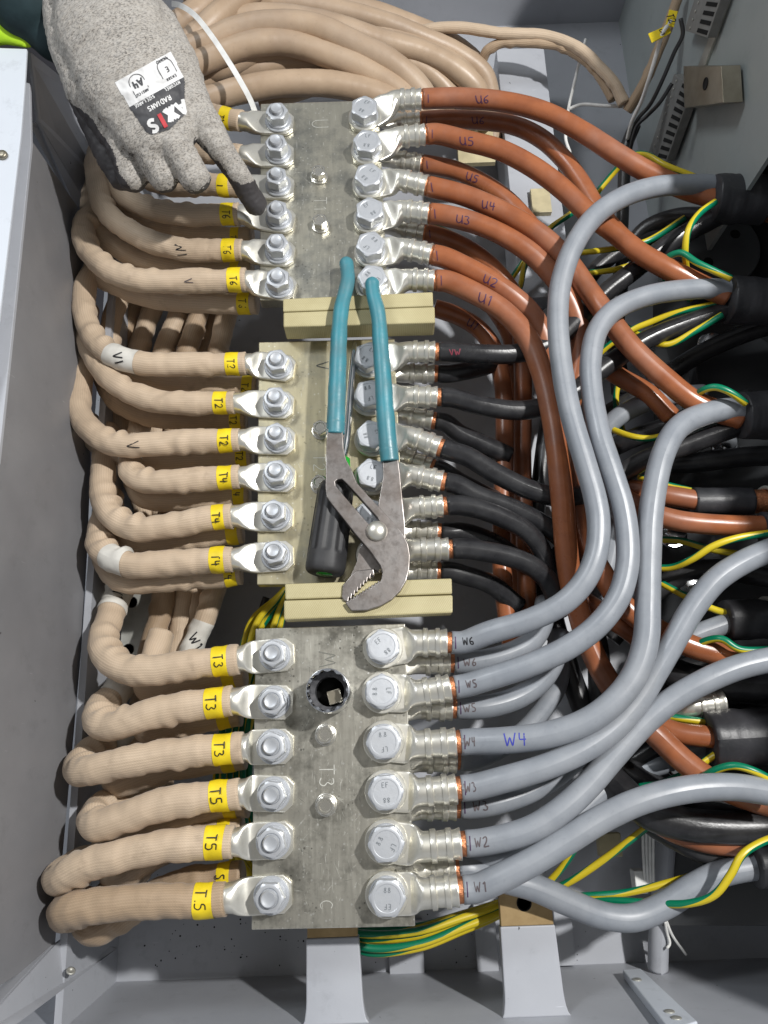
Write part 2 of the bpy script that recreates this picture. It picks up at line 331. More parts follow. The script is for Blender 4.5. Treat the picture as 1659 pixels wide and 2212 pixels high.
MAT = {
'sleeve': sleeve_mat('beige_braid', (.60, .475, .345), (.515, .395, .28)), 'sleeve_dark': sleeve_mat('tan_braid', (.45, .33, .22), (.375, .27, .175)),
'sleeve_rubber': plastic('beige_rubber', (.46, .34, .235), (.37, .265, .18), .40, 25, .2),
'brown': plastic('brown_pvc', (.33, .112, .046), (.265, .088, .038), .30), 'grey': plastic('grey_pvc', (.265, .285, .315), (.225, .245, .275), .36),
'black': plastic('black_pvc', (.016, .016, .018), (.03, .03, .032), .3, 80, .25, (.09, .09, .09)), 'shrink': plastic('black_heat_shrink', (.022, .023, .026), (.04, .04, .045), .45, 30, .3, (.1, .1, .1)),
'tin': metal('tinned_copper', (.80, .78, .72), (.62, .60, .53), .24, .92, 90, bstr=.3), 'lug_tin': metal('tinned_lug', (.86, .84, .77), (.70, .68, .60), .32, .82, 70, specks=.15, bstr=.16),
'plate_u': metal('tinned_bar', (.60, .575, .48), (.45, .43, .355), .27, .86, 40, (300, 25, 50), .35, stain=(24, (.24, .245, .23), .8)),
'plate_v': metal('tinned_bar_yellow_reflection', (.60, .54, .37), (.48, .43, .28), .29, .80, 40, (300, 30, 50), .35, stain=(24, (.34, .33, .27), .7)),  # yellow reflected from the cream laminate is put into the tin colour
'plate_w': metal('tinned_bar_scratched', (.74, .715, .63), (.52, .505, .44), .25, .9, 55, (420, 22, 50), .6, stain=(30, (.19, .185, .16), .8)),
'zinc': metal('zinc_plating', (.60, .62, .65), (.48, .50, .53), .42, .55, 180, bstr=.25), 'steel': metal('worn_steel', (.36, .34, .33), (.17, .145, .13), .38, .9, 45, specks=0, bstr=.5, stain=(120, (.10, .085, .075), .5)),
'chrome': metal('chrome', (.80, .81, .83), (.68, .69, .71), .14, 1.0, 40), 'copper': metal('copper_strands', (.72, .32, .17), (.52, .20, .09), .38, .9, 900, bstr=1.0),
'fr4': None, 'earth': earth_mat(), 'yellow': flat('yellow_tape', (.82, .62, .015), .5), 'ink': flat('black_ink', (.012, .012, .014), .5), 'ink_purple': flat('purple_ink', (.055, .018, .07), .5), 'ink_blue': flat('blue_ink', (.04, .05, .35), .5), 'ink_faint': flat('worn_ink', (.10, .08, .085), .6),
'ink_red': flat('faint_red_ink', (.20, .03, .05), .6), 'mark': flat('stamped_line', (.14, .14, .12), .6), 'bright_mark': flat('bright_line', (.85, .85, .78), .35, .6), 'mark_grey': flat('grey_stamped_line', (.20, .22, .24), .6),
'white_tape': flat('white_tape', (.62, .60, .55), .6), 'nylon': flat('white_nylon', (.78, .78, .76), .4),
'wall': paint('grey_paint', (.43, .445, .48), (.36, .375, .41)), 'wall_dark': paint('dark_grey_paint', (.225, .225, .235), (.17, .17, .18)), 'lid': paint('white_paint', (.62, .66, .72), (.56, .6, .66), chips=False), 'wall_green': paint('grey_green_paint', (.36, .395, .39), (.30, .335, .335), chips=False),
'dark_plate': paint('charcoal_shade_paint', (.035, .037, .04), (.05, .052, .055), .4, False), 'brass': metal('bare_brass', (.46, .33, .17), (.33, .23, .11), .45, .6, 60), 'grey_plastic': flat('grey_plastic', (.22, .22, .21), .5), 'alu': metal('dull_aluminium', (.56, .56, .52), (.42, .42, .38), .45, .6, 60),  # dark_plate: charcoal of the disc, also carries the shade at the right
'glove': glove_mat(), 'nitrile': plastic('dark_nitrile', (.04, .036, .038), (.052, .048, .05), .6, 60, .2), 'teal': plastic('teal_knit', (.006, .022, .027), (.012, .032, .038), .8, 90, .3), 'hivis': plastic('hi_vis_cloth', (.55, .85, .03), (.45, .75, .02), .8), 'skin': flat('skin', (.5, .3, .22), .5),
'teal_grip': plastic('teal_vinyl', (.04, .24, .30), (.07, .20, .235), .40, 40, .3, (.20, .19, .14)), 'black_grip': plastic('black_rubber', (.022, .022, .024), (.035, .035, .037), .5, 60, .2), 'label_white': flat('label_white', (.70, .70, .70), .6), 'label_dark': flat('label_dark', (.05, .05, .055), .6), 'label_red': flat('label_red', (.50, .03, .04), .6), 'hole': flat('shadow_black', (.004, .004, .004), .9),
'wood_tag': flat('pale_laminate', (.55, .48, .30), .5), 'nickel': metal('nickel_block', (.42, .38, .30), (.30, .27, .21), .33, .85, 40),
}
def fr4_mat():
    m, nd, lk, b = newmat('glass_laminate'); co = coords(nd, lk)
    w = nd.new('ShaderNodeTexWave'); w.inputs['Scale'].default_value = 220; w.inputs['Distortion'].default_value = 1.5; lk.new(coords(nd, lk, 'Object', (1, 1, 1), (0, 0, .6)), w.inputs['Vector'])
    f, raw = nz(nd, lk, 30, 4, co); c = mix(nd, lk, f, (.46, .405, .215), (.37, .315, .15)); c = mix(nd, lk, mth(nd, lk, 'MULTIPLY', w.outputs[0], .35), c, (.60, .55, .37))
    fl, _ = nz(nd, lk, 1, 2, coords(nd, lk, 'Object', (15, 900, 900)), lo=.5, hi=.75); c = mix(nd, lk, mth(nd, lk, 'MULTIPLY', fl, .4), c, (.42, .36, .2))
    lk.new(c, b.inputs['Base Color']); setp(b, Roughness=.5); bump(nd, lk, w.outputs[0], b, .2, .0005); return m
MAT['fr4'] = fr4_mat()
def green_clear():
    m, nd, lk, b = newmat('green_clear_plastic'); setp(b, Roughness=.12); b.inputs['Base Color'].default_value = (.04, .75, .08, 1); b.inputs['Transmission Weight'].default_value = .6; return m
MAT['green'] = green_clear()
# ================================================================ SETTING
ZB = -170.0
XL, XR = -330.0, 0.0
def struct(name, V, Fc, mat, bev=0):
    o = mkobj(name, V, Fc, mat, None, False); tag(o, kind='structure')
    if bev: bevel(o, bev)
    return o
YB = P(600, 2100, ZB).y; YT = P(700, 70, ZB).y; XRW = P(1375, 300, ZB).x; XLD = P(255, 2051, ZB).x
struct('cabinet_floor', *box(XLD-60, XRW+160, YB-30, YT+40, ZB-6, ZB), MAT['wall'])
struct('cabinet_bottom_wall', *box(XLD-150, XRW+200, YB-9, YB-3, ZB-5, 150), MAT['wall'])
struct('cabinet_top_wall', *box(XLD-150, XRW+200, YT, YT+4, ZB-5, 30), MAT['wall'])
# right wall: upper pale panel
struct('cabinet_right_wall', *box(XRW, XRW+4, P(1595, 395, 60).y, YT, ZB-5, 230), MAT['wall_green'])
struct('cabinet_right_gland_wall', *box(XRW+56, XRW+60, YB-9, YT, ZB-5, 310), MAT['dark_plate'])  # near-black colour carries its shade; unseen height set to shade grey cables
# deep left wall behind the cables
struct('cabinet_left_wall', *box(XLD-6, XLD, YB-9, YT, ZB-4, -45), MAT['wall'])
# left door panel (steep grey face) and its white rim
def quad_slab(name, c, th, mat, nrm_hint=Vector((1, 0, 0)), bev=.5):
    pts = [P(*q) for q in c]; n = (pts[1]-pts[0]).cross(pts[2]-pts[0]).normalized()
    if n.dot(nrm_hint) < 0: n = -n
    V = pts+[p-n*th for p in pts]; k = len(pts)
    Fc = [list(range(k)), list(range(2*k-1, k-1, -1))]+[[i, k+i, k+(i+1) % k, (i+1) % k] for i in range(k)]
    o = mkobj(name, V, Fc, mat, None, False); bm = bmesh.new(); bm.from_mesh(o.data); bmesh.ops.recalc_face_normals(bm, faces=bm.faces); bm.to_mesh(o.data); bm.free()
    if bev: bevel(o, bev)
    return o
le = [(66, 300, 95), (48, 500, 95), (31, 658, 95), (11, 862, 95), (-6, 1000, 95), (-60, 1500, 95), (-140, 2215, 95)]
re_ = [(182, 468, -58), (190, 640, -56), (195, 800, -54), (196, 1000, -52), (188, 1200, -51), (176, 1400, -50), (116, 2057, -40)]
vl, vr = PS(le), PS(re_); k_ = len(vl); off_ = Vector((-4, 0, -3)); V = vl+vr+[p+off_ for p in vl]+[p+off_ for p in vr]; Fc = []
for i in range(k_-1): Fc += [[i, i+1, k_+i+1, k_+i], [2*k_+i, 3*k_+i, 3*k_+i+1, 2*k_+i+1], [i, 2*k_+i, 2*k_+i+1, i+1], [k_+i, k_+i+1, 3*k_+i+1, 3*k_+i]]
Fc += [[0, k_, 3*k_, 2*k_], [k_-1, 3*k_-1, 4*k_-1, 2*k_-1]]
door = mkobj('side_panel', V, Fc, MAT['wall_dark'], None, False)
bm = bmesh.new(); bm.from_mesh(door.data); bmesh.ops.recalc_face_normals(bm, faces=bm.faces); bm.to_mesh(door.data); bm.free(); door.data.polygons.foreach_set('use_smooth', [True]*len(door.data.polygons)); sharp(door, 30)
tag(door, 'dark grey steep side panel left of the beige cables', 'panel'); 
rim = quad_slab('panel_rim', [(64, 180, 96), (67, 310, 96), (32, 658, 96), (11, 862, 96), (-4, 1000, 96), (-60, 1000, 96), (-60, 140, 96)], 4, MAT['wall'], Vector((0, 0, 1)))
tag(rim, 'white painted edge of the side panel at the far left', 'panel edge')
# white lid top left with a screw
lid = empty('cabinet_lid', P(0, 500, 110))
tag(lid, 'white painted sheet at the left edge of the photo with one screw in it', 'cabinet lid')
V, Fc = prism([tuple(P(*q, 112).xy) for q in [(-80, 100), (58, 105), (53, 190), (45, 291), (20, 505), (-2, 690), (-80, 980)]], 109, 112)
bevel(mkobj('sheet', V, Fc, MAT['lid'], lid, False), .8)
c = P(7, 337, 112); V, Fc = lathe([(4.2, 112), (4.2, 114), (3.4, 115.2), (1.2, 115.4)], 24, c.x, c.y); mkobj('screw', V, Fc, MAT['nickel'], lid)
# diagonal flange strip upper left, and wall behind the glove
fl = quad_slab('wall_flange', [(66, 262, 60), (84, 268, 50), (196, 455, -56), (178, 480, -58), (66, 322, 20)], 3, MAT['wall'])
tag(fl, 'narrow grey flange running diagonally under the gloved hand', 'flange')
ul = quad_slab('upper_side_panel', [(66, 112, 100), (150, 180, -30), (240, 420, -90), (186, 440, -62), (84, 262, 55)], 3, MAT['wall'])
tag(ul, 'light grey sheet metal corner panel below the glove cuff', 'panel')
# lower left flange under the side panel
lf = empty('corner_flange', P(100, 2100, -100)); tag(lf, 'light grey folded sheet metal flange in the lower left corner with one rivet', 'flange')
fp = quad_slab('flange_sheet', [(120, 2040, -38), (148, 2020, -60), (255, 2049, ZB+4), (20, 2225, 60), (-80, 2260, 100), (-80, 2170, 40)], 2.5, MAT['wall'])
fp.parent = lf; fp.matrix_parent_inverse = Matrix.Translation(-lf.location)
c = P(153, 2101, -40); V, Fc = lathe([(3.6, 0), (3.6, .8), (2, 1.2), (1.4, .2)], 20); rv = mkobj('rivet', V, Fc, MAT['alu'], lf, local=True); rv.location = c*MM-lf.location+Vector((0.0002, .0012, .001)); rv.rotation_euler = (-.9, .75, 0)
sf = quad_slab('gasket_ledge', [(186, 1240, -75), (206, 1240, -76), (182, 1600, -76), (160, 1860, -72), (148, 2022, -62), (128, 2040, -60), (150, 1760, -75)], 2.5, MAT['wall'], Vector((0, 0, 1)))
tag(sf, 'thin grey ledge between the side panel and the lower beige cables', 'ledge')
def wallstrip(name, label, c0, c1, z, h, mat, cat='rail'):
    a, b = P(*c0, z), P(*c1, z); V, Fc = box(a.x, b.x, b.y, a.y, z-h, z); o = mkobj(name, V, Fc, mat, None, False); bevel(o, .8); tag(o, label, cat); return o
# channels on the cabinet floor
wallstrip('floor_rail', 'pale channel strip on the cabinet floor left of the right-hand post', (1022, 1955), (1078, 2100), -160, 12, MAT['wall'])
wallstrip('floor_rail', 'pale channel strip on the cabinet floor right of the right-hand post', (1195, 1965), (1245, 2086), -160, 12, MAT['wall'])
wallstrip('floor_rail', 'pale channel strip on the cabinet floor just right of the left-hand post', (838, 1990), (918, 2108), -162, 8, MAT['wall'])
duct = wallstrip('cable_duct', 'wide pale grey duct behind the brown cables at the top', (1072, 106), (1238, 640), -95, 60, MAT['wall'], 'duct')
dt2 = wallstrip('cable_duct', 'lower grey duct between the brown and black cables', (1105, 655), (1262, 1120), -120, 40, MAT['wall'], 'duct')
for i, (x0, y0, x1, y1, lb) in enumerate([(985, 283, 1070, 352, 'larger pale laminate tab behind the brown cables near the upper plate'), (1145, 410, 1192, 460, 'small pale square tab on the duct behind the brown cables')]):
    a = P(x0, y0, -90); b = P(x1, y1, -90); o = mkobj('laminate_tab', *box(a.x, b.x, b.y, a.y, -94.8, -88), MAT['wood_tag'], None, False); bevel(o, .5); tag(o, lb, 'tab')
# aluminium angle with holes under the beige cables
al = empty('mounting_angle', P(290, 1350, -118)); tag(al, 'dull aluminium strip with round holes beneath the beige cables', 'mounting strip')
poly = [tuple(P(*q, -118).xy) for q in [(268, 1215), (336, 1215), (330, 1310), (308, 1400), (296, 1490), (255, 1490), (262, 1350)]]
bevel(mkobj('strip', *prism(poly, -124, -118), MAT['alu'], al, False), .6)
for q in ((285, 1301), (277, 1403)):
    c = P(*q, -118); V, Fc = lathe([(5.6, -118), (5.6, -117.4), (4.9, -117.3), (4.8, -121)], 28, c.x, c.y); mkobj('hole', V, Fc, MAT['hole'], al)
# posts at the bottom
def post(label, xa, xb, ytop, yb, z, ymid, fl, fr):
    r = empty('support_post', P((xa+xb)/2, ytop, z)); tag(r, label, 'post', 'grey support posts at the bottom')
    a = P(xa, ytop, z); b = P(xb, ytop, z); m = P(xa, ymid, z); ybm = YB-3.2
    bevel(mkobj('bare_end', *box(a.x, b.x, m.y, a.y, z-9, z), MAT['brass'], r, False), .6)
    c = P(fl, yb, z); d = P(fr, yb, z); e = P(xa+6, yb-25, z); f = P(xb+8, yb-25, z)
    V, Fc = prism([(a.x-.8, m.y-.1), (b.x+.8, m.y-.1), (b.x+3, ybm+16), (b.x+3.6, ybm+11), (b.x+4.4, ybm+6.5), (b.x+5.5, ybm+3), (b.x+7.5, ybm), (a.x-4, ybm), (a.x-2.6, ybm+3), (a.x-2, ybm+6.5), (a.x-1.3, ybm+11), (a.x-1, ybm+16)], z-9.6, z+.6)
    bevel(mkobj('painted_shank', V, Fc, MAT['wall'], r, False), 1.0)
    return r
post('grey painted steel post with a tan bare end below the lower terminal plate', 663, 771, 1950, 2190, -38, 2027, 655, 800)
p2 = post('grey painted steel post with a tan bare end standing alone on the right', 1077, 1190, 1925, 2190, -38, 2002, 1075, 1225)
c = P(1132, 1951, -38); V, Fc = lathe([(6, -38), (6, -37.6), (5, -37.5), (5, -40)], 28, c.x, c.y); mkobj('bolt_hole', V, Fc, MAT['hole'], p2)
# white strip with screws on bottom wall
ws = empty('earth_strip', P(1420, 2150, -130)); tag(ws, 'pale grey bar with round screws lying on the bottom wall at the right', 'bar')
qs = [(1347, 2114), (1386, 2111), (1510, 2230), (1450, 2250)]
bev_poly = []
for i, q in enumerate(qs):
    zz = -120 if i < 2 else -60
    bev_poly.append(P(*q, zz))
nb = Vector((0, 1, .0))
def on_wall(px, py, off=0.0):
    """point on the bottom wall face at this sight line"""
    u, v = px-829.5, py-1106.0; a = u*cr-v*sr; b = u*sr+v*cr; d = RIGHT*(a/F)-UP*(b/F)+FWD
    t = ((YB-3+off)-0)/d.y; return Vector((0, 0, H))+d*t
base = [on_wall(*q, .1) for q in qs]; top = [p+Vector((0, 7, 0)) for p in base]
bevel(mkobj('bar', base+top, [[4, 5, 6, 7], [3, 2, 1, 0], [0, 1, 5, 4], [1, 2, 6, 5], [2, 3, 7, 6], [3, 0, 4, 7]], MAT['lid'], ws, False), 1)
for q in ((1376, 2117), (1446, 2186), (1461, 2200)):
    p = on_wall(*q, 7); V, Fc = lathe([(4.0, 0), (4.0, .5), (3.4, 1)], 20); o = mkobj('screw', V, Fc, MAT['alu'], ws, local=True); o.rotation_euler = (-math.pi/2, 0, 0); o.location = p*MM-ws.location
# hole in the top wall + grommet string
c = P(1268, 76, -100); 
gh = mkobj('cable_hole', *lathe([(11, -10), (11, 1), (9.5, 1.2), (9.3, 0)], 30), MAT['hole'], None); gh.rotation_euler = (math.pi/2, 0, 0)
def on_top(px, py):
    u, v = px-829.5, py-1106.0; a = u*cr-v*sr; b = u*sr+v*cr; d = RIGHT*(a/F)-UP*(b/F)+FWD
    return Vector((0, 0, H))+d*((YT-.5)/d.y)
gh.location = on_top(1268, 76)*MM; tag(gh, 'black round hole in the grey top wall with a white cord through it', 'hole')
# ================================================================ TERMINAL PLATES
Z0 = {'U': 18.0, 'V': 0.0, 'W': 16.0}
def plate(key, label, corners, mat, th=12):
    z = Z0[key]; r = empty('terminal_plate', P(*corners[0], z)); tag(r, label, 'metal plate', 'terminal plates')
    o = mkobj('bar', *prism([tuple(P(*c, z).xy) for c in corners], z-th, z), mat, r, False); bevel(o, .7); return r
pu = plate('U', 'uppermost tin-plated terminal plate, under the brown and top beige cables', [(563, 224), (818, 216), (838, 645), (561, 648)], MAT['plate_u'], 14)
pv = plate('V', 'yellowish middle terminal plate lying under the teal pliers', [(559, 739), (852, 731), (876, 1260), (555, 1263)], MAT['plate_v'])
pw = plate('W', 'scratched silver lower terminal plate carrying the chrome socket', [(552, 1358), (875, 1347), (897, 2001), (543, 2009)], MAT['plate_w'])
def stamp(parent, z, t, px, py, size, width, mat, rd=(0, -1), jit=0):
    c = P(px, py, z); R_ = Vector(rd+(0,)).normalized(); U_ = Vector((-R_.y, R_.x, 0))
    V, Fc = text_geo(t, size, width, lambda x, y: c+R_*x+U_*y+Vector((0, 0, .18)), jit); o = mkobj('stamping', V, Fc, mat, parent); return o
stamp(pu, 18, 'u', 690, 270, 17, .55, MAT['bright_mark'], (0, -1)); stamp(pu, 18, 'T1', 692, 440, 12, .45, MAT['bright_mark'])
stamp(pv, 0, 'V', 696, 790, 12, 1.1, MAT['mark'], (0, -1)); stamp(pv, 0, 'T2', 690, 1000, 11, .5, MAT['bright_mark'])
stamp(pw, 16, 'W', 708, 1422, 14, .9, MAT['mark'], (0, 1)); stamp(pw, 16, 'T3', 706, 1677, 11.5, .7, MAT['bright_mark'])
stamp(pw, 16, 'C', 705, 1955, 10, .5, MAT['bright_mark'])
# long scratches in the plates
def scratches(parent, z, x0, x1, y0, y1, n, mat):
    V, Fc = [], []
    for _ in range(n):
        c = P(random.uniform(x0, x1), random.uniform(y0, y1), z); a = random.choice([math.pi/2+random.uniform(-.06, .06), math.pi/2+random.uniform(-.5, .5), random.uniform(0, 3.14)])
        L = random.choice([random.uniform(.5, 2.5), random.uniform(1.5, 8), random.uniform(1.5, 14)]); wd = random.uniform(.10, .30); d = Vector((math.cos(a), math.sin(a), 0)); n_ = Vector((-d.y, d.x, 0)); b = len(V)
        V += [c-d*L/2+n_*wd*.2+Vector((0, 0, .09)), c+n_*wd/2+Vector((0, 0, .09)), c+d*L/2+Vector((0, 0, .09)), c-n_*wd/2+Vector((0, 0, .09))]; Fc.append([b, b+3, b+2, b+1])
    mkobj('scratches', V, Fc, mat, parent)
scratches(pw, 16, 640, 780, 1370, 1990, 260, MAT['bright_mark']); scratches(pw, 16, 640, 780, 1370, 1990, 60, MAT['mark'])
scratches(pu, 18, 640, 745, 230, 620, 70, MAT['bright_mark']); scratches(pu, 18, 640, 745, 230, 620, 25, MAT['mark']); scratches(pv, 0, 640, 770, 760, 1240, 50, MAT['bright_mark'])
# spacer blocks
def spacer(label, a0, a1, z0, z1):
    r = empty('insulating_spacer', P(*a0[0], z1)); tag(r, label, 'spacer block', 'cream laminate spacer blocks')
    for q in (a0, a1):
        o = mkobj('laminate_bar', *prism([tuple(P(*c, z1).xy) for c in q], z0, z1), MAT['fr4'], r, False); bevel(o, 1.3)
    return r
spacer('cream laminate spacer block between the upper and middle plates', [(611, 645), (935, 630), (936, 661), (611, 673)], [(612, 674.5), (939, 662), (940, 697), (612, 706)], 2.5, 26)
spacer('cream laminate spacer block under the pliers jaw, above the lower plate', [(615, 1261), (976, 1249), (977, 1283), (616, 1295)], [(613, 1297), (978, 1285), (978, 1324), (613, 1339)], 18.5, 33)
# ================================================================ LUGS
def lug_geo(bolt, zb, a, b, rw, rb, th=4.0, crimps=True, square=False, end=None):
    """bolt: xy of hole, palm bottom zb, barrel axis from a to b (3D). Returns verts, faces"""
    bx = Vector((bolt[0], bolt[1], zb+th/2)); ax = Vector(a); bx2 = Vector(b)
    d0 = Vector((ax.x-bx.x, ax.y-bx.y, 0)).normalized()
    secs = []   # centre, half width, half height, exponent
    e = end or rw*1.02
    for t in (-1, -.985, -.93, -.8, -.6, -.3, 0, .4, .8, 1.15):
        if square: hw = rw*(1 if t > -.62 else (1-(-.62-t)/.38*.42))
        else: hw = rw*(math.sqrt(max(1-(t*t if t < 0 else 0), .03)))
        secs.append((bx+d0*(t*e), hw, th/2, 10))
    p_end = bx+d0*(1.15*e)
    gap = (ax-p_end).length
    for t in (.25, .5, .75, 1.0):
        c = p_end.lerp(ax, t); k = t*t*(3-2*t)
        secs.append((c, rw*(1-k)+rb*k, (th/2)*(1-k)+rb*k, 10*(1-k)+2*k if k < .6 else 2+2*(1-k)))
    L = (bx2-ax).length; dd = (bx2-ax)/L
    prof = [(.04, 1)]
    if crimps:
        for c0 in (.22, .62):
            prof += [(c0-.005, 1.0), (c0, 1.10), (c0+.02, 1.12), (c0+.13, 1.12), (c0+.15, 1.08), (c0+.16, .95), (c0+.24, .98)]
        prof += [(.93, 1.04), (.97, 1.07), (1.0, 1.05), (1.0, .86), (.97, .84)]
    else: prof += [(.5, 1), (1, 1)]
    for t, k in prof: secs.append((ax+dd*(L*t), rb*k, rb*k, 2))
    n = 28; V, Fc = [], []
    for i, (c, hw, hh, ex) in enumerate(secs):
        p0 = secs[max(i-1, 0)][0]; p1 = secs[min(i+1, len(secs)-1)][0]; t = (p1-p0)
        if t.length < 1e-4 or i > len(secs)-3: t = dd
        t.normalize(); B = t.cross(Vector((0, 0, 1))).normalized(); N = B.cross(t)
        hexy = crimps and i > 15
        for k in range(n):
            an = 2*math.pi*k/n; ca, sa = math.cos(an), math.sin(an); q = 2/ex
            x = math.copysign(abs(ca)**q, ca)*hw; y = math.copysign(abs(sa)**q, sa)*hh
            V.append(c+B*x+N*y)
    m = len(secs)
    for i in range(m-1):
        for k in range(n): Fc.append([i*n+k, i*n+(k+1) % n, (i+1)*n+(k+1) % n, (i+1)*n+k])
    Fc.append(list(range(n-1, -1, -1))); Fc.append([(m-1)*n+k for k in range(n)])
    return V, Fc
# ================================================================ BOLTS
def hexr(af, rot=0):
    def f(a):
        x = (a+rot) % (math.pi/3)-math.pi/6; return af/2/math.cos(x)
    return f
def hexprism(af, h, z0, ch=1.2, n=72, top=None, cham_bot=False):
    R = af/2/math.cos(math.pi/6); prof = [(R if not cham_bot else R*.93, z0), (R, z0+(.01 if not cham_bot else ch*.8)), (R, z0+h-ch*1.3), (R*.955, z0+h-ch*.6), (af/2*.97, z0+h-.12), (af/2*.93, z0+h)]
    if top: prof += top
    V, Fc = lathe(prof, n, rf=hexr(af)); return V, Fc
def make_nut():
    r = empty('hex_nut', (0, 0, 0))
    o = mkobj('flat_washer', *lathe([(12.6, 0), (12.9, .5), (12.9, 2.0), (12.3, 2.5), (6.5, 2.5)], 48), MAT['zinc'], r, local=True); sharp(o)
    o = mkobj('spring_washer', *lathe([(10.7, 2.5), (10.9, 2.7), (10.9, 4.4), (10.2, 5.0), (6.5, 5.0)], 40), MAT['zinc'], r, local=True); sharp(o)
    o = mkobj('nut', *hexprism(19, 10.2, 5.0, 1.3, cham_bot=True, top=[(6.9, 15.2), (6.2, 14.4)]), MAT['zinc'], r, local=True); sharp(o, 20)
    o = mkobj('stud', *lathe([(5.6, 14.0), (5.9, 14.6), (5.5, 15.0), (5.9, 15.7), (5.5, 16.2), (5.9, 16.9), (5.5, 17.5), (5.8, 18.1), (4.9, 19.3), (4.6, 19.3), (3.8, 18.9)], 36), MAT['zinc'], r, local=True); sharp(o, 50)
    return r
def make_head():
    r = empty('hex_bolt', (0, 0, 0))
    o = mkobj('flat_washer', *lathe([(15.6, 0), (16, .5), (16, 2.2), (15.4, 2.7), (8, 2.7)], 56), MAT['lug_tin'], r, local=True); sharp(o)
    o = mkobj('spring_washer', *lathe([(13.0, 2.7), (13.3, 2.9), (13.3, 5.2), (12.6, 5.8), (8, 5.8)], 48), MAT['zinc'], r, local=True); sharp(o)
    o = mkobj('head', *hexprism(24, 9.5, 5.8, 1.3, top=[(9.6, 15.3), (9.2, 15.05), (8.8, 15.05)]), MAT['zinc'], r, local=True); sharp(o, 20)
    return r
def marking(r, t1, t2):
    V, Fc = [], []
    for t, sgn in ((t1, 1), (t2, -1)):
        v, f = text_geo(t, 3.6, .45, lambda x, y: Vector((x*sgn, (y+5.4)*sgn, 15.35)))
        b = len(V); V += v; Fc += [[i+b for i in q] for q in f]
    return mkobj('grade_marking', V, Fc, MAT['mark_grey'], r, local=True)
def copy_tree(o, parent=None):
    c = o.copy(); COL.objects.link(c); c.parent = parent
    for ch in o.children: copy_tree(ch, c)
    return c
ORD = ['first', 'second', 'third', 'fourth', 'fifth', 'sixth']
PN = {'U': 'upper', 'V': 'middle', 'W': 'lower'}
NUTS = {'U': [(598, 245), (598, 315), (598, 385), (599, 457), (598, 530), (600, 604)], 'V': [(598, 780), (595, 862), (597, 941), (597, 1022), (592, 1108), (592, 1195)], 'W': [(590, 1412), (588, 1515), (587, 1613), (587, 1717), (586, 1820), (582, 1940)]}
HEADS = {'U': [(787, 232), (793, 305), (796, 378), (799, 453), (801, 527), (804, 600)], 'V': [(797, 768), (797, 850), (803, 938), (803, 1022), (803, 1110), (808, 1192)], 'W': [(827, 1396), (825, 1494), (829, 1602), (833, 1712), (834, 1823), (836, 1940)]}
EXTRA_N = {'U0': 'at the top corner beside the white cable tie', 'U3': 'touched by the gloved fingertip'}
nut0 = make_nut(); first = True; NP, HP = {}, {}
for k in 'UVW':
    for i, q in enumerate(NUTS[k]):
        c = P(*q, Z0[k]+4+11); o = nut0 if first else copy_tree(nut0); first = False
        o.location = Vector((c.x, c.y, Z0[k]+4))*MM; o.rotation_euler = (random.uniform(-.02, .02), random.uniform(-.02, .02), random.uniform(0, 1.05)); NP[k+str(i)] = c; sq_ = random.uniform(.96, 1.03); o.scale = (sq_, sq_, random.uniform(.94, 1.08))
        lb = f'zinc nut and stud, {ORD[i]} from the top in left row of {PN[k]} plate'
        if k+str(i) in EXTRA_N: lb = f'zinc nut and stud on upper plate {EXTRA_N[k+str(i)]}'
        tag(o, lb, 'nut', 'zinc nuts on the beige cable lugs')
head0 = make_head(); hd = [head0]
MK = [('8.8', 'LF'), ('LF', '8.8'), ('88', 'EF')]
hi = 0
for k in 'UVW':
    for i, q in enumerate(HEADS[k]):
        c = P(*q, Z0[k]+4+14); o = head0 if hi == 0 else copy_tree(head0)
        o.location = Vector((c.x, c.y, Z0[k]+4))*MM; o.rotation_euler = (random.uniform(-.015, .015), random.uniform(-.015, .015), random.uniform(0, 6.28)); HP[k+str(i)] = c
        tag(o, f'large zinc bolt head, {ORD[i]} from the top in right row of {PN[k]} plate', 'bolt', 'large bolts on the right-hand cable lugs'); hi += 1; hd.append(o)
mk_src = None
for o in hd[1:]:
    m = marking(o, *random.choice(MK))
# small plate screws
def make_small():
    r = empty('plate_screw', (0, 0, 0))
    o = mkobj('washer', *lathe([(8.2, 0), (8.4, .3), (8.4, 1.3), (8, 1.6), (7.0, 1.6), (7.0, 3.4), (6.6, 3.6)], 36), MAT['tin'], r, local=True); sharp(o)
    o = mkobj('head', *hexprism(12.5, 6.5, 3.6, .9, top=[(4.6, 10.1), (4.0, 9.2)]), MAT['tin'], r, local=True); sharp(o, 20)
    return r
SM = [('U', 688, 372, 'small hex screw above the T1 stamping on the upper plate'), ('U', 691, 478, 'small hex screw below the T1 stamping on the upper plate'), ('V', 692, 925, 'small hex screw left of the pliers steel arm on the middle plate'), ('V', 690, 1043, 'small hex screw beside the screwdriver handle on the middle plate'), ('W', 702, 1587, 'small hex screw between the socket and T3 stamping'), ('W', 703, 1740, 'small hex screw below the T3 stamping on the lower plate')]
s0 = make_small()
for i, (k, x, y, lb) in enumerate(SM):
    c = P(x, y, Z0[k]+7); o = s0 if i == 0 else copy_tree(s0); o.location = Vector((c.x, c.y, Z0[k]))*MM; o.rotation_euler = (0, 0, random.uniform(0, 1)); tag(o, lb, 'screw', 'small hex screws along the plate centres')
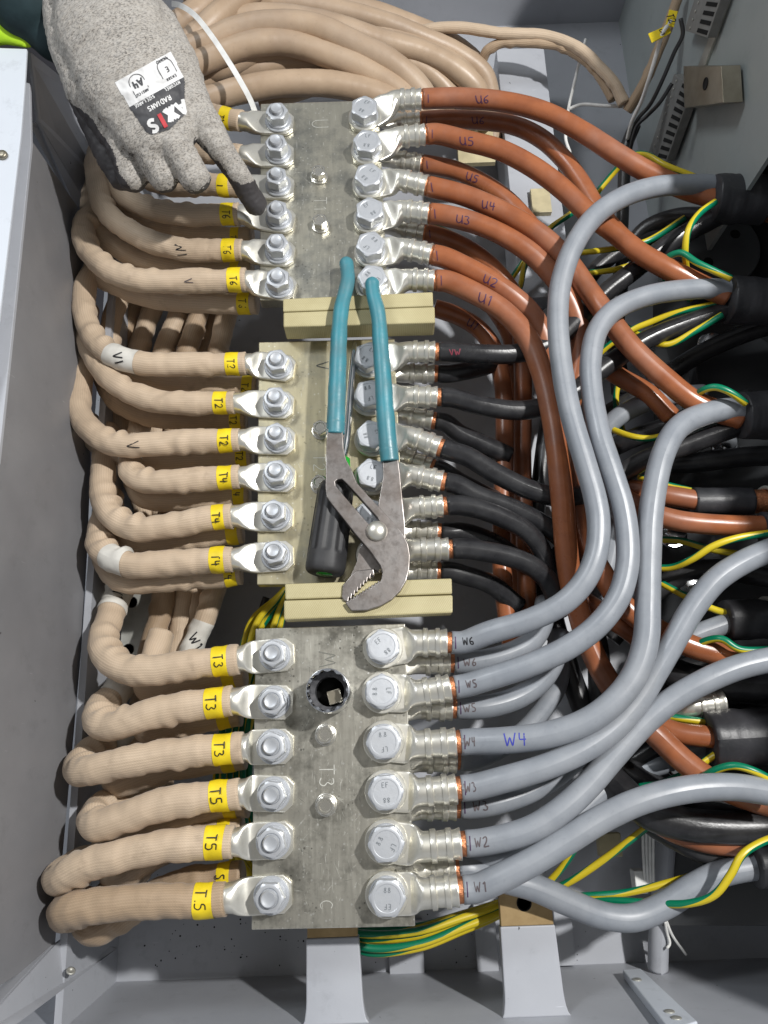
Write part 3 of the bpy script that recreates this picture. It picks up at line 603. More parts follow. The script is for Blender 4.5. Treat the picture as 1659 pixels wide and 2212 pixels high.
# ================================================================ BEIGE CABLES
def curv(path, i):
    n = len(path.c); a = path.t[max(i-3, 0)]; b = path.t[min(i+3, n-1)]; return a.angle(b, 0), (b-a)
def sleeve_rf(path, seed, amp=1.0, start_flat=38):
    rnd = random.Random(seed); rings = []
    l = start_flat+12
    while l < path.len:
        i = int(l/path.d); i = min(i, len(path.c)-1); cv, dv = curv(path, i)
        if cv > .17: rings.append((l, .30*amp, 4.2, 1)); l += rnd.uniform(15, 24)
        else:
            if rnd.random() < .6: rings.append((l, .15*amp, 5.5, 0))
            l += rnd.uniform(22, 40)
    ring_dir = []
    for (l, a, s, k) in rings:
        i = min(int(l/path.d), len(path.c)-1); cv, dv = curv(path, i)
        ring_dir.append(dv.normalized() if dv.length > .01 else Vector((rnd.uniform(-1, 1), rnd.uniform(-1, 1), .2)).normalized())
    def rf(l, a, c, i):
        d = c.n[i]*math.cos(a)+c.b[i]*math.sin(a); p = c.c[i]+d*10
        v = 1.02+.11*amp*noise.noise(p*.045+Vector((seed, 0, 0)))+.09*amp*noise.noise(p*.10+Vector((0, seed, 0)))+.05*amp*max(0, noise.noise(p*.2))
        v += .03*math.exp(-((l-start_flat)/6)**2)
        if l < start_flat-6: v -= .05
        for (q, am, s, k), dr in zip(rings, ring_dir):
            x = l-q
            if abs(x) < 18:
                w_ = max(0, .35+.75*d.dot(dr)); v += am*w_*(math.exp(-(x/s)**2)-.55*math.exp(-((x+7)/4.5)**2)-.45*math.exp(-((x-7)/4.5)**2))
        return v
    return rf
def near_range(path, p0, p1): 
    a, b = sorted((path.near(p0), path.near(p1))); return a, b
def beige(label, pts, r, seed, nut=None, zpl=0, tape=None, txt=None, mat='sleeve', white=None, marks=(), lower=False, cat='cable', group='beige sleeved cables on the left'):
    pp = PS(pts); root = empty('beige_cable', pp[0]); tag(root, label, cat, group); path = Path(pp, 2.0)
    rf = sleeve_rf(path, seed)
    # cut end slightly ragged
    tube('sleeve', path, r, MAT[mat], root, 32, rf)
    if nut is not None:
        b0 = path.c[0]; t0 = path.t[0]
        V, Fc = lug_geo((nut.x, nut.y), zpl, b0-t0*1.5, b0+t0*16, 13.2, r*.86, 4, False, True, 14.5)
        o = mkobj('cable_lug', V, Fc, MAT['lug_tin'], root); sharp(o, 50)
        vv, ff, uu = tube_geo(path, r*.78, 24, None, 0, 4)
    if tape:
        l0, wd = tape; tp = tube('tape_label', path, r*1.03, MAT['yellow'], root, 32, lambda l, a, c, i: rf(l, a, c, i), l0, l0+wd, False)
        if txt:
            c, tn = path.at(l0+wd/2); rd = tn.cross(Vector((0, 0, 1))).normalized()
            if rd.y > 0: rd = -rd
            cable_text('writing', txt, path, c, r*1.05, (rd.x, rd.y), wd*.60, .85, MAT['ink'], tp, .35, .45, side0=-rd.dot(tn.cross(Vector((0, 0, 1)))) * 0)
    if white:
        p0, p1, t = white; a, b = near_range(path, P(*p0), P(*p1)); wt = tube('white_marker_tape', path, r*1.035, MAT['white_tape'], root, 32, lambda l, a_, c, i: rf(l, a_, c, i)*1.0+.008*math.sin(l*2.2), a, b, False)
        if t: 
            c, tn = path.at((a+b)/2); cable_text('writing', t[0], path, c, r*1.06, t[1], t[2], 1.3, MAT['ink'], wt, .45, .5)
    for (t, q, rd, sz) in marks: cable_text('writing', t, path, P(*q), r*1.03, rd, sz, .9, MAT['ink_faint'] if sz < 8 else MAT['ink'], root, .5, .6)
    return root
RU, RV, RW = 10.4, 10.6, 11.8
N = NP
def z3(*a): return [a[i:i+3] for i in range(0, len(a), 3)]
up = 'beige sleeved cable'
# upper plate, top layer
beige('beige cable with T1 tape, topmost on the upper plate', [(522, 262, 21), (470, 252, 18), (400, 240, 5), (320, 245, -25), (260, 290, -50), (240, 360, -70)], RU, 1, N['U0'], 18, (11, 9), 'T1')
beige('beige cable ending in a lug just above the gloved index finger', [(522, 335, 21), (470, 330, 18), (400, 335, 8), (330, 340, -5), (260, 345, -30), (225, 400, -50)], RU, 2, N['U1'], 18, (11, 9), 'T1')
beige('beige cable with a blank yellow tape passing under the index finger', [(520, 402, 21), (480, 400, 20), (430, 398, 15), (380, 402, 5), (320, 385, -5), (262, 350, -25), (240, 300, -45)], RU, 3, N['U2'], 18, (11, 10), '1')
beige('beige cable with T6 tape just below the glove fingertip', [(517, 463, 21), (475, 464, 20), (400, 464, 16), (325, 450, 8), (270, 425, 0), (240, 390, -12), (230, 345, -30), (250, 300, -45)], RU, 4, N['U3'], 18, (5, 11), 'T6')
beige('beige cable with T6 tape and scribbled mark, second from bottom of upper plate', [(524, 541, 21), (480, 540, 21), (400, 540, 20), (330, 522, 18), (265, 490, 14), (226, 450, 8), (211, 400, 0), (207, 350, -15), (225, 310, -30), (260, 280, -50)], RU, 5, N['U4'], 18, (7, 11), 'T6', marks=[('WI', (390, 540, 31), (.1, -1), 9)])
beige('beige cable with T6 tape, lowest top-layer cable of the upper plate', [(532, 606, 21), (480, 607, 21), (400, 607, 20), (310, 606, 18), (245, 588, 14), (203, 556, 8), (182, 516, 0), (186, 480, -10), (215, 450, -25), (250, 400, -50)], RU*1.05, 6, N['U5'], 18, (5, 11), 'T6', marks=[('V', (405, 605, 31), (.1, -1), 7)])
# upper plate, lower layer
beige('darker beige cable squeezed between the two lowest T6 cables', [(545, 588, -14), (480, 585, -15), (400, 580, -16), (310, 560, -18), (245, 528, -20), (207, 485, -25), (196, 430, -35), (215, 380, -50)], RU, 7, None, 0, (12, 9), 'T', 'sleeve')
beige('beige cable with T6 tape under the upper plate, beside the spacer block', [(556, 655, -10), (500, 656, -12), (425, 652, -14), (325, 642, -18), (260, 620, -25), (215, 590, -35), (200, 540, -50)], RU, 8, None, 0, (7, 12), 'T6')
beige('beige cable hidden below the two lower T6 cables with its tape showing', [(545, 512, -12), (480, 512, -14), (400, 505, -20), (310, 488, -28), (250, 455, -35), (215, 405, -45)], RU, 9, None, 0, (12, 9), 'T')
# middle plate
beige('beige cable with T2 tape and a white marker band, top of the middle plate', [(532, 785, 3), (480, 787, 3), (400, 787, 3), (320, 787, 2), (268, 777, 0), (226, 756, -3), (198, 722, -8), (184, 682, -12), (181, 645, -18), (190, 605, -28), (215, 570, -45)], RV, 10, N['V0'], 0, (7, 11), 'T2', white=((232, 768, 0), (297, 785, 3), ('VI', (.15, -1), 9)))
beige('beige cable with T2 tape, second from the top of the middle plate', [(507, 870, 3), (470, 871, 3), (400, 871, 2), (340, 867, 0), (285, 850, -4), (243, 824, -8), (214, 790, -14), (196, 755, -20), (186, 715, -30), (190, 670, -45)], RV, 11, N['V1'], 0, (7, 11), 'T2')
beige('beige cable with T2 tape and black V mark, third on the middle plate', [(518, 950, 3), (478, 952, 3), (400, 955, 2), (325, 960, 1), (275, 962, 0), (235, 953, -3), (199, 932, -7), (176, 903, -13), (170, 872, -20), (174, 835, -30), (177, 795, -38), (182, 745, -50)], RV*1.03, 12, N['V2'], 0, (7, 11), 'T2', marks=[('V', (287, 962, 12), (.15, -1), 11)])
beige('beige cable with T4 tape in a tight loop, fourth on middle plate', [(518, 1030, 3), (480, 1032, 3), (410, 1037, 2), (350, 1042, 0), (312, 1040, -4), (286, 1026, -10), (281, 1003, -22), (290, 975, -38), (302, 930, -55), (310, 860, -70)], RV, 13, N['V3'], 0, (7, 11), 'T4', white=((270, 1003, -22), (296, 985, -30), None))
beige('beige cable with T4 tape, second from the bottom of the middle plate', [(502, 1115, 3), (470, 1118, 3), (410, 1128, 2), (350, 1139, 0), (300, 1141, -3), (262, 1130, -7), (234, 1102, -13), (223, 1067, -20), (222, 1027, -28), (226, 985, -40), (235, 930, -60)], RV*1.05, 14, N['V4'], 0, (6, 11), 'T4')
beige('beige cable with T4 tape and a white band, bottom of the middle plate', [(503, 1208, 3), (470, 1210, 3), (400, 1214, 2), (325, 1220, 0), (278, 1218, -3), (243, 1206, -8), (218, 1185, -16), (215, 1155, -26), (224, 1120, -38), (240, 1070, -55)], RV*1.05, 15, N['V5'], 0, (7, 11), 'T4', white=((228, 1198, -5), (273, 1217, -2), None))
for i, (lb, pts, tx) in enumerate([
    ('darker beige cable under the first T2 cable of the middle plate', [(557, 838, -30), (500, 836, -30), (420, 834, -30), (330, 825, -34), (280, 808, -40), (235, 780, -48), (210, 730, -60)], 'T2'),
    ('darker beige cable under the second T2 cable of the middle plate', [(532, 908, -28), (490, 908, -28), (400, 905, -30), (325, 898, -34), (280, 882, -40), (240, 850, -48), (222, 800, -60)], 'T2'),
    ('darker beige cable under the third T2 cable of the middle plate', [(545, 985, -28), (500, 986, -28), (420, 990, -30), (330, 990, -32), (270, 982, -36), (215, 960, -42), (190, 910, -55)], 'T2'),
    ('darker beige cable under the first T4 cable of the middle plate', [(540, 1068, -28), (505, 1068, -28), (430, 1076, -30), (350, 1080, -34), (310, 1070, -40), (290, 1035, -50)], '4'),
    ('darker beige cable under the second T4 cable of the middle plate', [(525, 1148, -26), (490, 1152, -26), (420, 1162, -28), (340, 1172, -30), (285, 1165, -36), (250, 1140, -48), (240, 1090, -60)], ''),
    ('darker beige cable under the last T4 cable of the middle plate', [(522, 1238, -22), (470, 1244, -22), (400, 1247, -23), (330, 1256, -25), (278, 1258, -28), (246, 1242, -34), (228, 1210, -48), (226, 1160, -66)], 'T4')]):
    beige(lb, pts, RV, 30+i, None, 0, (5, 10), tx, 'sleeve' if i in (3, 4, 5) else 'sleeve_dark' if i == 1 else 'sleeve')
# lower plate
beige('beige cable with T3 tape and a W1 band, topmost on the lower plate', [(516, 1423, 19), (470, 1428, 19), (400, 1438, 18), (325, 1448, 15), (278, 1446, 10), (243, 1431, 3), (224, 1405, -8), (224, 1372, -22), (236, 1335, -36), (247, 1300, -48), (262, 1262, -60), (275, 1200, -75)], RW, 16, N['W0'], 16, (9, 12), 'T3', white=((240, 1325, -40), (255, 1275, -55), ('W1', (.15, -1), 10)))
beige('beige cable with T3 tape, second from the top of the lower plate', [(502, 1515, 19), (460, 1519, 19), (400, 1527, 18), (330, 1541, 16), (275, 1560, 13), (235, 1567, 6), (212, 1553, -8), (216, 1530, -24), (238, 1508, -40), (262, 1480, -55), (300, 1440, -75)], RW*1.02, 17, N['W1'], 16, (7, 13), 'T3', white=((235, 1512, -38), (262, 1482, -52), None))
beige('beige cable with T3 tape reaching far left, third from the top of the lower plate', [(526, 1615, 19), (480, 1619, 19), (425, 1624, 19), (350, 1632, 17), (290, 1643, 15), (230, 1655, 11), (190, 1665, 4), (172, 1662, -10), (180, 1640, -28), (215, 1612, -48), (262, 1590, -62), (310, 1560, -78)], RW*1.02, 18, N['W2'], 16, (9, 13), 'T3', white=((240, 1600, -55), (275, 1578, -66), None))
beige('beige cable with T5 tape, uppermost of the T5 cables', [(519, 1713, 19), (475, 1719, 19), (425, 1726, 19), (350, 1738, 17), (285, 1760, 14), (232, 1779, 9), (205, 1782, 0), (203, 1765, -16), (225, 1740, -34), (262, 1715, -50), (310, 1690, -66)], RW, 19, N['W3'], 16, (9, 13), 'T5')
beige('beige cable with T5 tape and an outward left bend, middle T5 cable', [(504, 1819, 19), (465, 1819, 19), (400, 1823, 19), (325, 1834, 18), (260, 1848, 16), (205, 1862, 13), (160, 1882, 8), (132, 1898, -2), (128, 1893, -20), (165, 1868, -40), (230, 1845, -58), (290, 1810, -72)], RW*1.0, 20, N['W4'], 16, (7, 13), 'T5')
beige('brownish beige cable with T5 tape, lowest cable on the left', [(488, 1940, 19), (450, 1944, 19), (375, 1946, 19), (300, 1948, 17), (225, 1955, 13), (165, 1966, 6), (138, 1972, -6), (148, 1975, -24), (200, 1955, -44), (260, 1915, -60), (300, 1870, -75)], RW*1.04, 21, N['W5'], 16, (9, 14), 'T.5', 'sleeve_dark')
for i, (lb, pts, tx, m) in enumerate([
    ('beige cable under the first T3 cable with the edge of its tape showing', [(530, 1455, -14), (485, 1462, -15), (400, 1478, -17), (340, 1490, -20), (318, 1480, -30), (330, 1430, -48), (350, 1370, -60)], '', 'sleeve'),
    ('beige cable under the second T3 cable of the lower plate', [(520, 1540, -14), (470, 1548, -15), (400, 1560, -18), (350, 1575, -22), (320, 1575, -32), (320, 1540, -48), (345, 1480, -66)], '', 'sleeve'),
    ('beige cable under the third T3 cable of the lower plate', [(530, 1632, -14), (480, 1638, -15), (400, 1650, -18), (320, 1672, -24), (265, 1690, -32), (250, 1680, -46), (280, 1640, -62), (320, 1590, -76)], '', 'sleeve'),
    ('beige cable under the first T5 cable, its yellow tape peeking out', [(535, 1735, -14), (490, 1740, -15), (420, 1752, -18), (340, 1775, -24), (290, 1795, -34), (270, 1780, -50), (300, 1730, -68)], '', 'sleeve'),
    ('beige cable under the middle T5 cable of the lower plate', [(525, 1790, -16), (470, 1797, -17), (400, 1812, -20), (330, 1850, -26), (270, 1885, -36), (240, 1880, -50), (270, 1840, -66)], '5', 'sleeve'),
    ('tan cable behind the lowest T5 cable with a tape reading 5', [(524, 1891, -12), (470, 1895, -14), (400, 1908, -18), (330, 1935, -24), (270, 1975, -30), (210, 2010, -38), (185, 1995, -52), (210, 1950, -70)], '5', 'sleeve_dark')]):
    beige(lb, pts, RW*.95, 40+i, None, 0, (8, 11), tx, m)
# deep vertical run of cables under everything
DV = [((480, 560, -70), (430, 680, -80), (395, 790, -85), (380, 900, -88), (372, 1050, -90), (366, 1200, -88), (345, 1330, -86), (318, 1420, -90), (300, 1560, -100)),
      ((440, 560, -80), (385, 680, -88), (345, 790, -92), (340, 950, -95), (350, 1100, -98), (400, 1240, -95), (392, 1330, -96), (380, 1430, -98), (345, 1560, -105), (310, 1700, -110)),
      ((520, 560, -62), (490, 680, -75), (465, 790, -85), (440, 920, -88), (440, 1080, -88), (470, 1230, -80), (455, 1300, -80), (425, 1380, -82), (385, 1470, -90), (350, 1600, -98), (320, 1760, -104)),
      ((400, 560, -88), (335, 660, -92), (300, 760, -96), (290, 900, -98), (300, 1050, -100), (330, 1180, -100), (355, 1290, -104), (350, 1420, -106), (320, 1560, -110)),
      ((360, 560, -95), (290, 660, -98), (262, 760, -100), (262, 880, -104), (270, 1000, -104)),
      ((320, 560, -70), (255, 650, -62), (238, 720, -60), (245, 800, -64), (258, 900, -75), (262, 980, -90)),
      ((500, 560, -100), (455, 700, -104), (420, 800, -106), (410, 950, -108), (415, 1150, -108), (432, 1290, -108), (405, 1420, -110), (370, 1560, -114), (350, 1700, -118), (330, 1850, -120)),
      ((450, 1000, -100), (445, 1150, -102), (425, 1280, -100), (412, 1360, -102), (398, 1440, -102), (360, 1560, -108))]
DL = ['deep beige cable running down beneath the left cables, seen under the fourth gap', 'deep beige cable running between the other buried beige cables', 'deep beige cable with a W1 band, rightmost in the gap above the lower plate', 'deep beige cable far down near the cabinet floor', 'short deep beige cable below the white banded cable', 'beige cable passing behind the upper left loops', 'deepest beige cable, in shadow under the plates', 'thin-looking buried beige cable in the gap above the T3 cables']
for i, p in enumerate(DV):
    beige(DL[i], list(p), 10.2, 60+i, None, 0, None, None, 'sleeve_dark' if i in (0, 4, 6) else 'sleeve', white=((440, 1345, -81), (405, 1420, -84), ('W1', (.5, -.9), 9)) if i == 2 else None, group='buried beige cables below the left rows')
# top bundle
TB = [([(400, -30, -20), (450, 10, -16), (560, 5, -14), (650, 8, -16), (740, 24, -22), (840, 52, -32), (930, 88, -45), (1000, 122, -60), (1048, 165, -75), (1062, 230, -95), (1064, 320, -120)], 11),
      ([(420, 60, -8), (480, 45, -4), (560, 34, -2), (640, 38, -4), (730, 58, -8), (830, 90, -18), (910, 112, -26), (985, 150, -36), (1030, 195, -50), (1050, 270, -80)], 12),
      ([(400, 110, 6), (450, 92, 10), (520, 62, 14), (600, 52, 16), (680, 58, 14), (760, 92, 8), (850, 140, -2), (905, 190, -14), (940, 260, -30)], 13),
      ([(400, 150, 4), (470, 120, 8), (550, 94, 12), (620, 92, 10), (710, 120, 4), (800, 158, -4), (870, 205, -14), (910, 270, -28)], 12.5),
      ([(400, 190, -20), (480, 160, -16), (560, 145, -14), (640, 134, -16), (720, 150, -22), (800, 190, -30), (860, 250, -40)], 11),
      ([(400, 220, -8), (460, 212, -4), (520, 195, 0), (620, 180, 2), (720, 182, -2), (800, 200, -8), (870, 232, -16), (910, 290, -28)], 13),
      ([(400, 205, -40), (500, 170, -36), (600, 175, -36), (700, 165, -40), (800, 168, -46), (900, 190, -56), (980, 240, -66)], 12),
      ([(570, -40, 0), (500, 10, 6), (455, 50, 8), (400, 105, 2), (370, 160, -10)], 13.5),
      ([(510, -40, -6), (450, 5, -2), (410, 35, 0), (370, 70, -6), (340, 120, -14)], 13.5),
      ([(780, 55, -62), (880, 100, -66), (960, 140, -72), (1030, 190, -84), (1060, 260, -95)], 12),
      ([(700, 90, -46), (800, 130, -50), (900, 155, -56), (980, 190, -66), (1030, 240, -80)], 11),
      ([(400, 5, -36), (500, -8, -34), (620, -4, -34), (760, 12, -40), (880, 50, -52), (970, 90, -64), (1030, 140, -80), (1052, 220, -100)], 11),
      ([(400, 30, -30), (520, 18, -26), (640, 22, -26), (760, 44, -32), (860, 82, -40), (950, 120, -50), (1015, 170, -66), (1040, 240, -90)], 11),
      ([(400, 85, -18), (470, 68, -14), (560, 50, -16), (660, 56, -18), (760, 84, -24), (850, 120, -32), (930, 160, -42), (985, 215, -58)], 11),
      ([(400, 130, -22), (520, 100, -14), (640, 104, -14), (740, 140, -20), (820, 180, -30), (880, 240, -44)], 11),
      ([(420, 175, -30), (480, 150, -8), (560, 118, -4), (620, 112, -6), (680, 128, -14), (760, 170, -26), (830, 220, -40)], 10.5),
      ([(560, 215, -22), (640, 196, -16), (700, 172, -12), (740, 150, -14), (800, 140, -26), (880, 160, -40)], 10.5)]
TL = ['thick beige cable, outermost arc of the bundle at the top', 'thick beige cable, second arc of the top bundle', 'thick bright beige cable, third arc crossing the top bundle', 'thick beige cable, fourth arc just under the crossing in the top bundle', 'beige cable in the shaded middle of the top bundle', 'thick beige cable nearest the upper plate, lowest arc of the top bundle', 'dark beige cable at the bottom of the top bundle', 'beige cable rising out of the photo right of the white cable tie', 'beige cable leaving the photo left of the white cable tie', 'shaded beige cable reaching the grey duct at the top', 'beige cable buried between the arcs near the brown cables', 'beige cable along the very top edge of the bundle', 'beige cable just under the topmost edge of the bundle', 'beige cable buried below the second arc of the top bundle', 'shaded beige cable filling the gap under the fourth arc', 'beige cable rising between the third and lowest arcs behind the cable tie', 'short beige cable crossing in the hollow above the upper plate']
for i, (p, r) in enumerate(TB):
    pp = PS(p); path = Path(pp, 2.5); seed = 80+i
    def rf(l, a, c, k, seed=seed):
        d = c.n[k]*math.cos(a)+c.b[k]*math.sin(a); q = c.c[k]+d*8; return 1+.05*noise.noise(q*.04+Vector((seed, 0, 0)))+.02*noise.noise(q*.2)
    o = tube('rubber_cable', path, r, MAT['sleeve_rubber'], None, 28, rf); tag(o, TL[i], 'cable', 'thick beige cables bundled at the top')
# thin tan cables at the top right
for p, r, lb in [([(800, 110, -80), (870, 80, -60), (935, 62, -46), (1000, 60, -42), (1080, 72, -40), (1180, 78, -40), (1250, 105, -36), (1300, 150, -32), (1330, 185, -30), (1348, 225, -35)], 6.0, 'long tan sleeved cable arching under the black hole at the top'),
                 ([(1030, 190, -95), (1040, 140, -75), (1054, 108, -56), (1090, 92, -48), (1150, 92, -46), (1210, 100, -44), (1265, 130, -42), (1300, 170, -42), (1325, 215, -46)], 5.5, 'tan cable just under the long arching tan cable'),
                 ([(1470, -20, 20), (1452, 30, 10), (1430, 90, 0), (1405, 150, -10), (1380, 200, -25), (1355, 240, -40)], 5.5, 'tan cable running down beside the terminal strip')]:
    path = Path(PS(p), 2); o = tube('tan_cable', path, r, MAT['sleeve_dark'] if r == 5.5 else MAT['sleeve'], None, 20, sleeve_rf(path, 5, .7)); tag(o, lb, 'cable', 'tan cables at the upper right')
# ================================================================ RIGHT-HAND CABLES
def rcable(kind, label, pts, r, mat, bolt=None, zp=0, bar=None, marks=(), cop=4.0, group=None, rb=None, low=False, rf=None, tick=None):
    """bar = barrel (start px,py,z),(end px,py,z); cable starts at barrel end"""
    pp = PS(pts); root = empty(kind, pp[0]); tag(root, label, 'cable', group); rb = rb or r*1.0
    if bar:
        a, b = P(*bar[0]), P(*bar[1]); d = (b-a).normalized(); pp[0] = b+d*cop
        if len(pp) > 1 and (pp[1]-pp[0]).dot(d) < 6: pp.pop(1)
        pp.insert(1, pp[0]+d*9)
        if bolt is not None: V, Fc = lug_geo((bolt.x, bolt.y), zp, a, b, 14.8, rb, 4.2, True, False)
        else:
            V, Fc = lug_geo((a.x-d.x*34, a.y-d.y*34), zp, a, b, 13, rb, 4.2, True, False)
        o = mkobj('cable_lug', V, Fc, MAT['lug_tin'], root); sharp(o, 32)
        cpth = Path([b-d*2, b+d*(cop/2), b+d*(cop+1)], 1.0)
        tube('copper_strands', cpth, r*.9, MAT['copper'], root, 24, lambda l, a_, c, i: 1+.05*math.sin(a_*14+l))
    path = Path(pp, 2.5); sd_ = random.uniform(0, 99); tube('jacket', path, r, MAT[mat], root, 28, rf or (lambda l, a, c, i: 1+.03*noise.noise(Vector((l*.02, sd_, 0)))+.012*noise.noise(Vector((l*.07, math.cos(a), math.sin(a)+sd_)))))
    if tick: 
        c, tn = path.at(tick); cable_text('marking', '|', path, c, r, (1, 0), r*.9, .9, MAT['ink_purple'], root, .15)
    for (t, q, rd, sz, ik) in marks: cable_text('marking', t, path, P(*q), r, rd, sz, 1.0, MAT[ik], root, .2, .35)
    return root
HPp = HP
gb = 'brown cables from the upper plate'
def u(pts): return pts
RB = 9.6
rcable('brown_cable', 'brown cable marked U6, topmost of all, running to the upper black tube', [(915, 213, 22), (1000, 212, 24), (1100, 222, 28), (1180, 244, 30), (1260, 286, 30), (1330, 331, 30), (1400, 372, 28), (1480, 408, 26), (1555, 430, 28)], RB, 'brown', HPp['U0'], 18, ((853, 217, 21), (910, 214, 22)), [('U6', (1042, 213, 30), (1, -.05), 9.5, 'ink_purple')], 1.5, gb, tick=5)
rcable('brown_cable', 'brown cable marked U6 hidden just below the topmost one', [(910, 260, -10), (960, 258, -8), (1030, 260, -5), (1110, 271, -2), (1170, 300, 0), (1220, 347, 0), (1258, 400, 2), (1292, 455, 5), (1340, 510, 5), (1400, 560, 5)], RB*.95, 'brown', None, -2, ((862, 264, -9), (906, 261, -9)), [('U6', (1032, 262, 3), (1, -.1), 9, 'ink_purple')], 1.5, gb, tick=5)
rcable('brown_cable', 'brown cable marked U5 running to the second black tube', [(921, 297, 22), (1005, 304, 24), (1080, 324, 26), (1150, 360, 27), (1210, 404, 26), (1265, 455, 24), (1330, 505, 24), (1385, 548, 25), (1445, 582, 26), (1505, 612, 24), (1570, 640, 20)], RB, 'brown', HPp['U1'], 18, ((862, 296, 21), (918, 291, 22)), [('U5', (1010, 304, 32), (1, -.1), 9.5, 'ink_purple')], 1.5, gb, tick=5)
rcable('brown_cable', 'shaded brown cable second below U5, its mark half hidden', [(913, 355, -8), (980, 367, -8), (1040, 394, -8), (1090, 428, -8), (1130, 468, -8), (1165, 515, -10), (1195, 580, -14), (1215, 660, -20), (1240, 740, -30), (1245, 800, -40)], RB*.95, 'brown', None, -2, ((856, 346, -8), (910, 354, -8)), [('U5', (1020, 388, 0), (1, -.5), 9, 'ink_purple')], 1.5, gb, tick=5)
rcable('brown_cable', 'brown cable marked U4 running to the third black tube', [(926, 405, 22), (1005, 423, 22), (1080, 455, 22), (1140, 488, 22), (1190, 526, 20), (1235, 575, 18), (1275, 632, 18), (1310, 680, 20), (1360, 745, 22), (1430, 812, 22), (1505, 870, 22), (1600, 905, 18)], RB, 'brown', HPp['U2'], 18, ((862, 388, 21), (922, 402, 22)), [('U4', (1057, 440, 30), (1, -.3), 9, 'ink_purple')], 1.5, gb, tick=5)
rcable('brown_cable', 'brown cable marked U3 bending down behind the grey cables', [(932, 461, 22), (1020, 480, 22), (1090, 510, 20), (1150, 550, 17), (1195, 597, 12), (1230, 650, 5), (1250, 705, -2), (1254, 770, -10), (1240, 840, -18), (1225, 900, -24)], RB, 'brown', HPp['U3'], 18, ((868, 455, 21), (926, 461, 22)), [('U3', (1002, 474, 31), (1, -.2), 9, 'ink_purple')], 1.5, gb, tick=5)
rcable('brown_cable', 'dark brown cable between U3 and U2, in shadow', [(920, 505, -10), (980, 522, -10), (1030, 550, -12), (1075, 590, -16), (1110, 640, -24), (1125, 720, -40), (1130, 850, -55), (1128, 1000, -60), (1135, 1180, -60), (1140, 1320, -62)], RB*.92, 'brown', None, -2, ((858, 492, -9), (916, 503, -9)), [], 1.5, gb, tick=5)
rcable('brown_cable', 'brown cable marked U2, second from the bottom of the upper plate', [(936, 552, 22), (995, 572, 22), (1055, 604, 20), (1110, 642, 16), (1148, 678, 10), (1172, 720, 4), (1188, 780, -2), (1205, 860, -10), (1225, 960, -14), (1240, 1080, -14), (1262, 1175, -12), (1296, 1230, -10), (1332, 1290, -8), (1372, 1330, -8), (1432, 1368, -8), (1500, 1398, -6), (1590, 1422, -6)], RB, 'brown', HPp['U4'], 18, ((872, 537, 21), (932, 550, 22)), [('U2', (1060, 606, 30), (1, -.55), 9, 'ink_purple')], 1.5, gb, tick=5)
rcable('brown_cable', 'long brown cable marked U1 sweeping down past the grey cables to the lower right', [(943, 608, 22), (1030, 636, 22), (1090, 674, 20), (1138, 728, 18), (1168, 797, 16), (1189, 877, 14), (1204, 972, 12), (1214, 1072, 8), (1222, 1172, 2), (1232, 1250, -4), (1250, 1320, -8), (1272, 1390, -10), (1305, 1458, -10), (1350, 1522, -8), (1420, 1590, -6), (1482, 1648, -6), (1560, 1700, -8), (1680, 1745, -10)], RB*1.02, 'brown', HPp['U5'], 18, ((880, 604, 21), (938, 606, 22)), [('U1', (1046, 646, 31), (1, -.4), 10, 'ink_purple')], 1.5, gb, tick=5)
rcable('brown_cable', 'brown cable marked U1 emerging from behind the cream spacer and hanging straight down', [(938, 665, -18), (995, 685, -22), (1040, 716, -28), (1070, 762, -34), (1085, 822, -38), (1090, 897, -40), (1089, 997, -42), (1084, 1097, -42), (1083, 1200, -42), (1090, 1290, -44), (1102, 1370, -48), (1108, 1420, -54)], RB*.9, 'brown', None, 0, None, [('U1', (1022, 702, -20), (1, -.7), 9, 'ink_purple')], 1.5, gb)
for lb, pts in [('dark brown cable behind the black cables, beside the straight hanging one', [(1050, 640, -45), (1100, 720, -60), (1118, 820, -66), (1122, 950, -70), (1120, 1100, -72), (1128, 1290, -74), (1145, 1380, -78)]),
                ('short brown cable glimpsed between the two left grey cables', [(1300, 790, -20), (1340, 815, -18), (1400, 850, -15), (1450, 900, -20)]),
                ('dark brown cable entering the small black sleeve at the right', [(1290, 1010, -30), (1340, 1050, -15), (1400, 1063, -6), (1450, 1072, -2), (1510, 1082, 0)]),
                ('light brown cable just below the small black sleeve at the right edge', [(1300, 1010, -14), (1350, 1075, 0), (1400, 1105, 6), (1460, 1124, 10), (1540, 1133, 12), (1660, 1137, 12)]),
                ('short brown cable entering the large black sleeve at lower right', [(1360, 1530, -35), (1410, 1560, -25), (1460, 1582, -18), (1540, 1592, -14)]),
                ('thin brown cable arching over the lower black cables', [(1300, 1720, -50), (1395, 1762, -35), (1455, 1795, -30), (1530, 1818, -26), (1610, 1826, -24)]),
                ('brown cable in shade between the grey cables at the centre right', [(1250, 1290, -30), (1310, 1330, -28), (1370, 1370, -26), (1400, 1400, -30)])]:
    rcable('brown_cable', lb, pts, RB*.92, 'brown', group='brown cables in the shade at the right')
gg = 'grey cables from the lower plate'; RG = 9.2
rcable('grey_cable', 'outermost left grey cable marked W6, curling up to the uppermost black tube', [(972, 1388, 22), (1055, 1367, 28), (1140, 1341, 36), (1218, 1302, 42), (1266, 1250, 46), (1289, 1190, 48), (1293, 1125, 48), (1284, 1070, 48), (1261, 990, 48), (1232, 890, 48), (1212, 780, 48), (1205, 680, 50), (1213, 605, 52), (1240, 530, 54), (1286, 466, 52), (1345, 426, 48), (1415, 404, 42), (1480, 399, 36), (1545, 401, 31), (1580, 415, 29)], RG, 'grey', HPp['W0'], 16, ((900, 1388, 19), (966, 1388, 20)), [('W6', (1010, 1377, 30), (1, .1), 6, 'ink')], 3.5, gg, rb=10.4, tick=3)
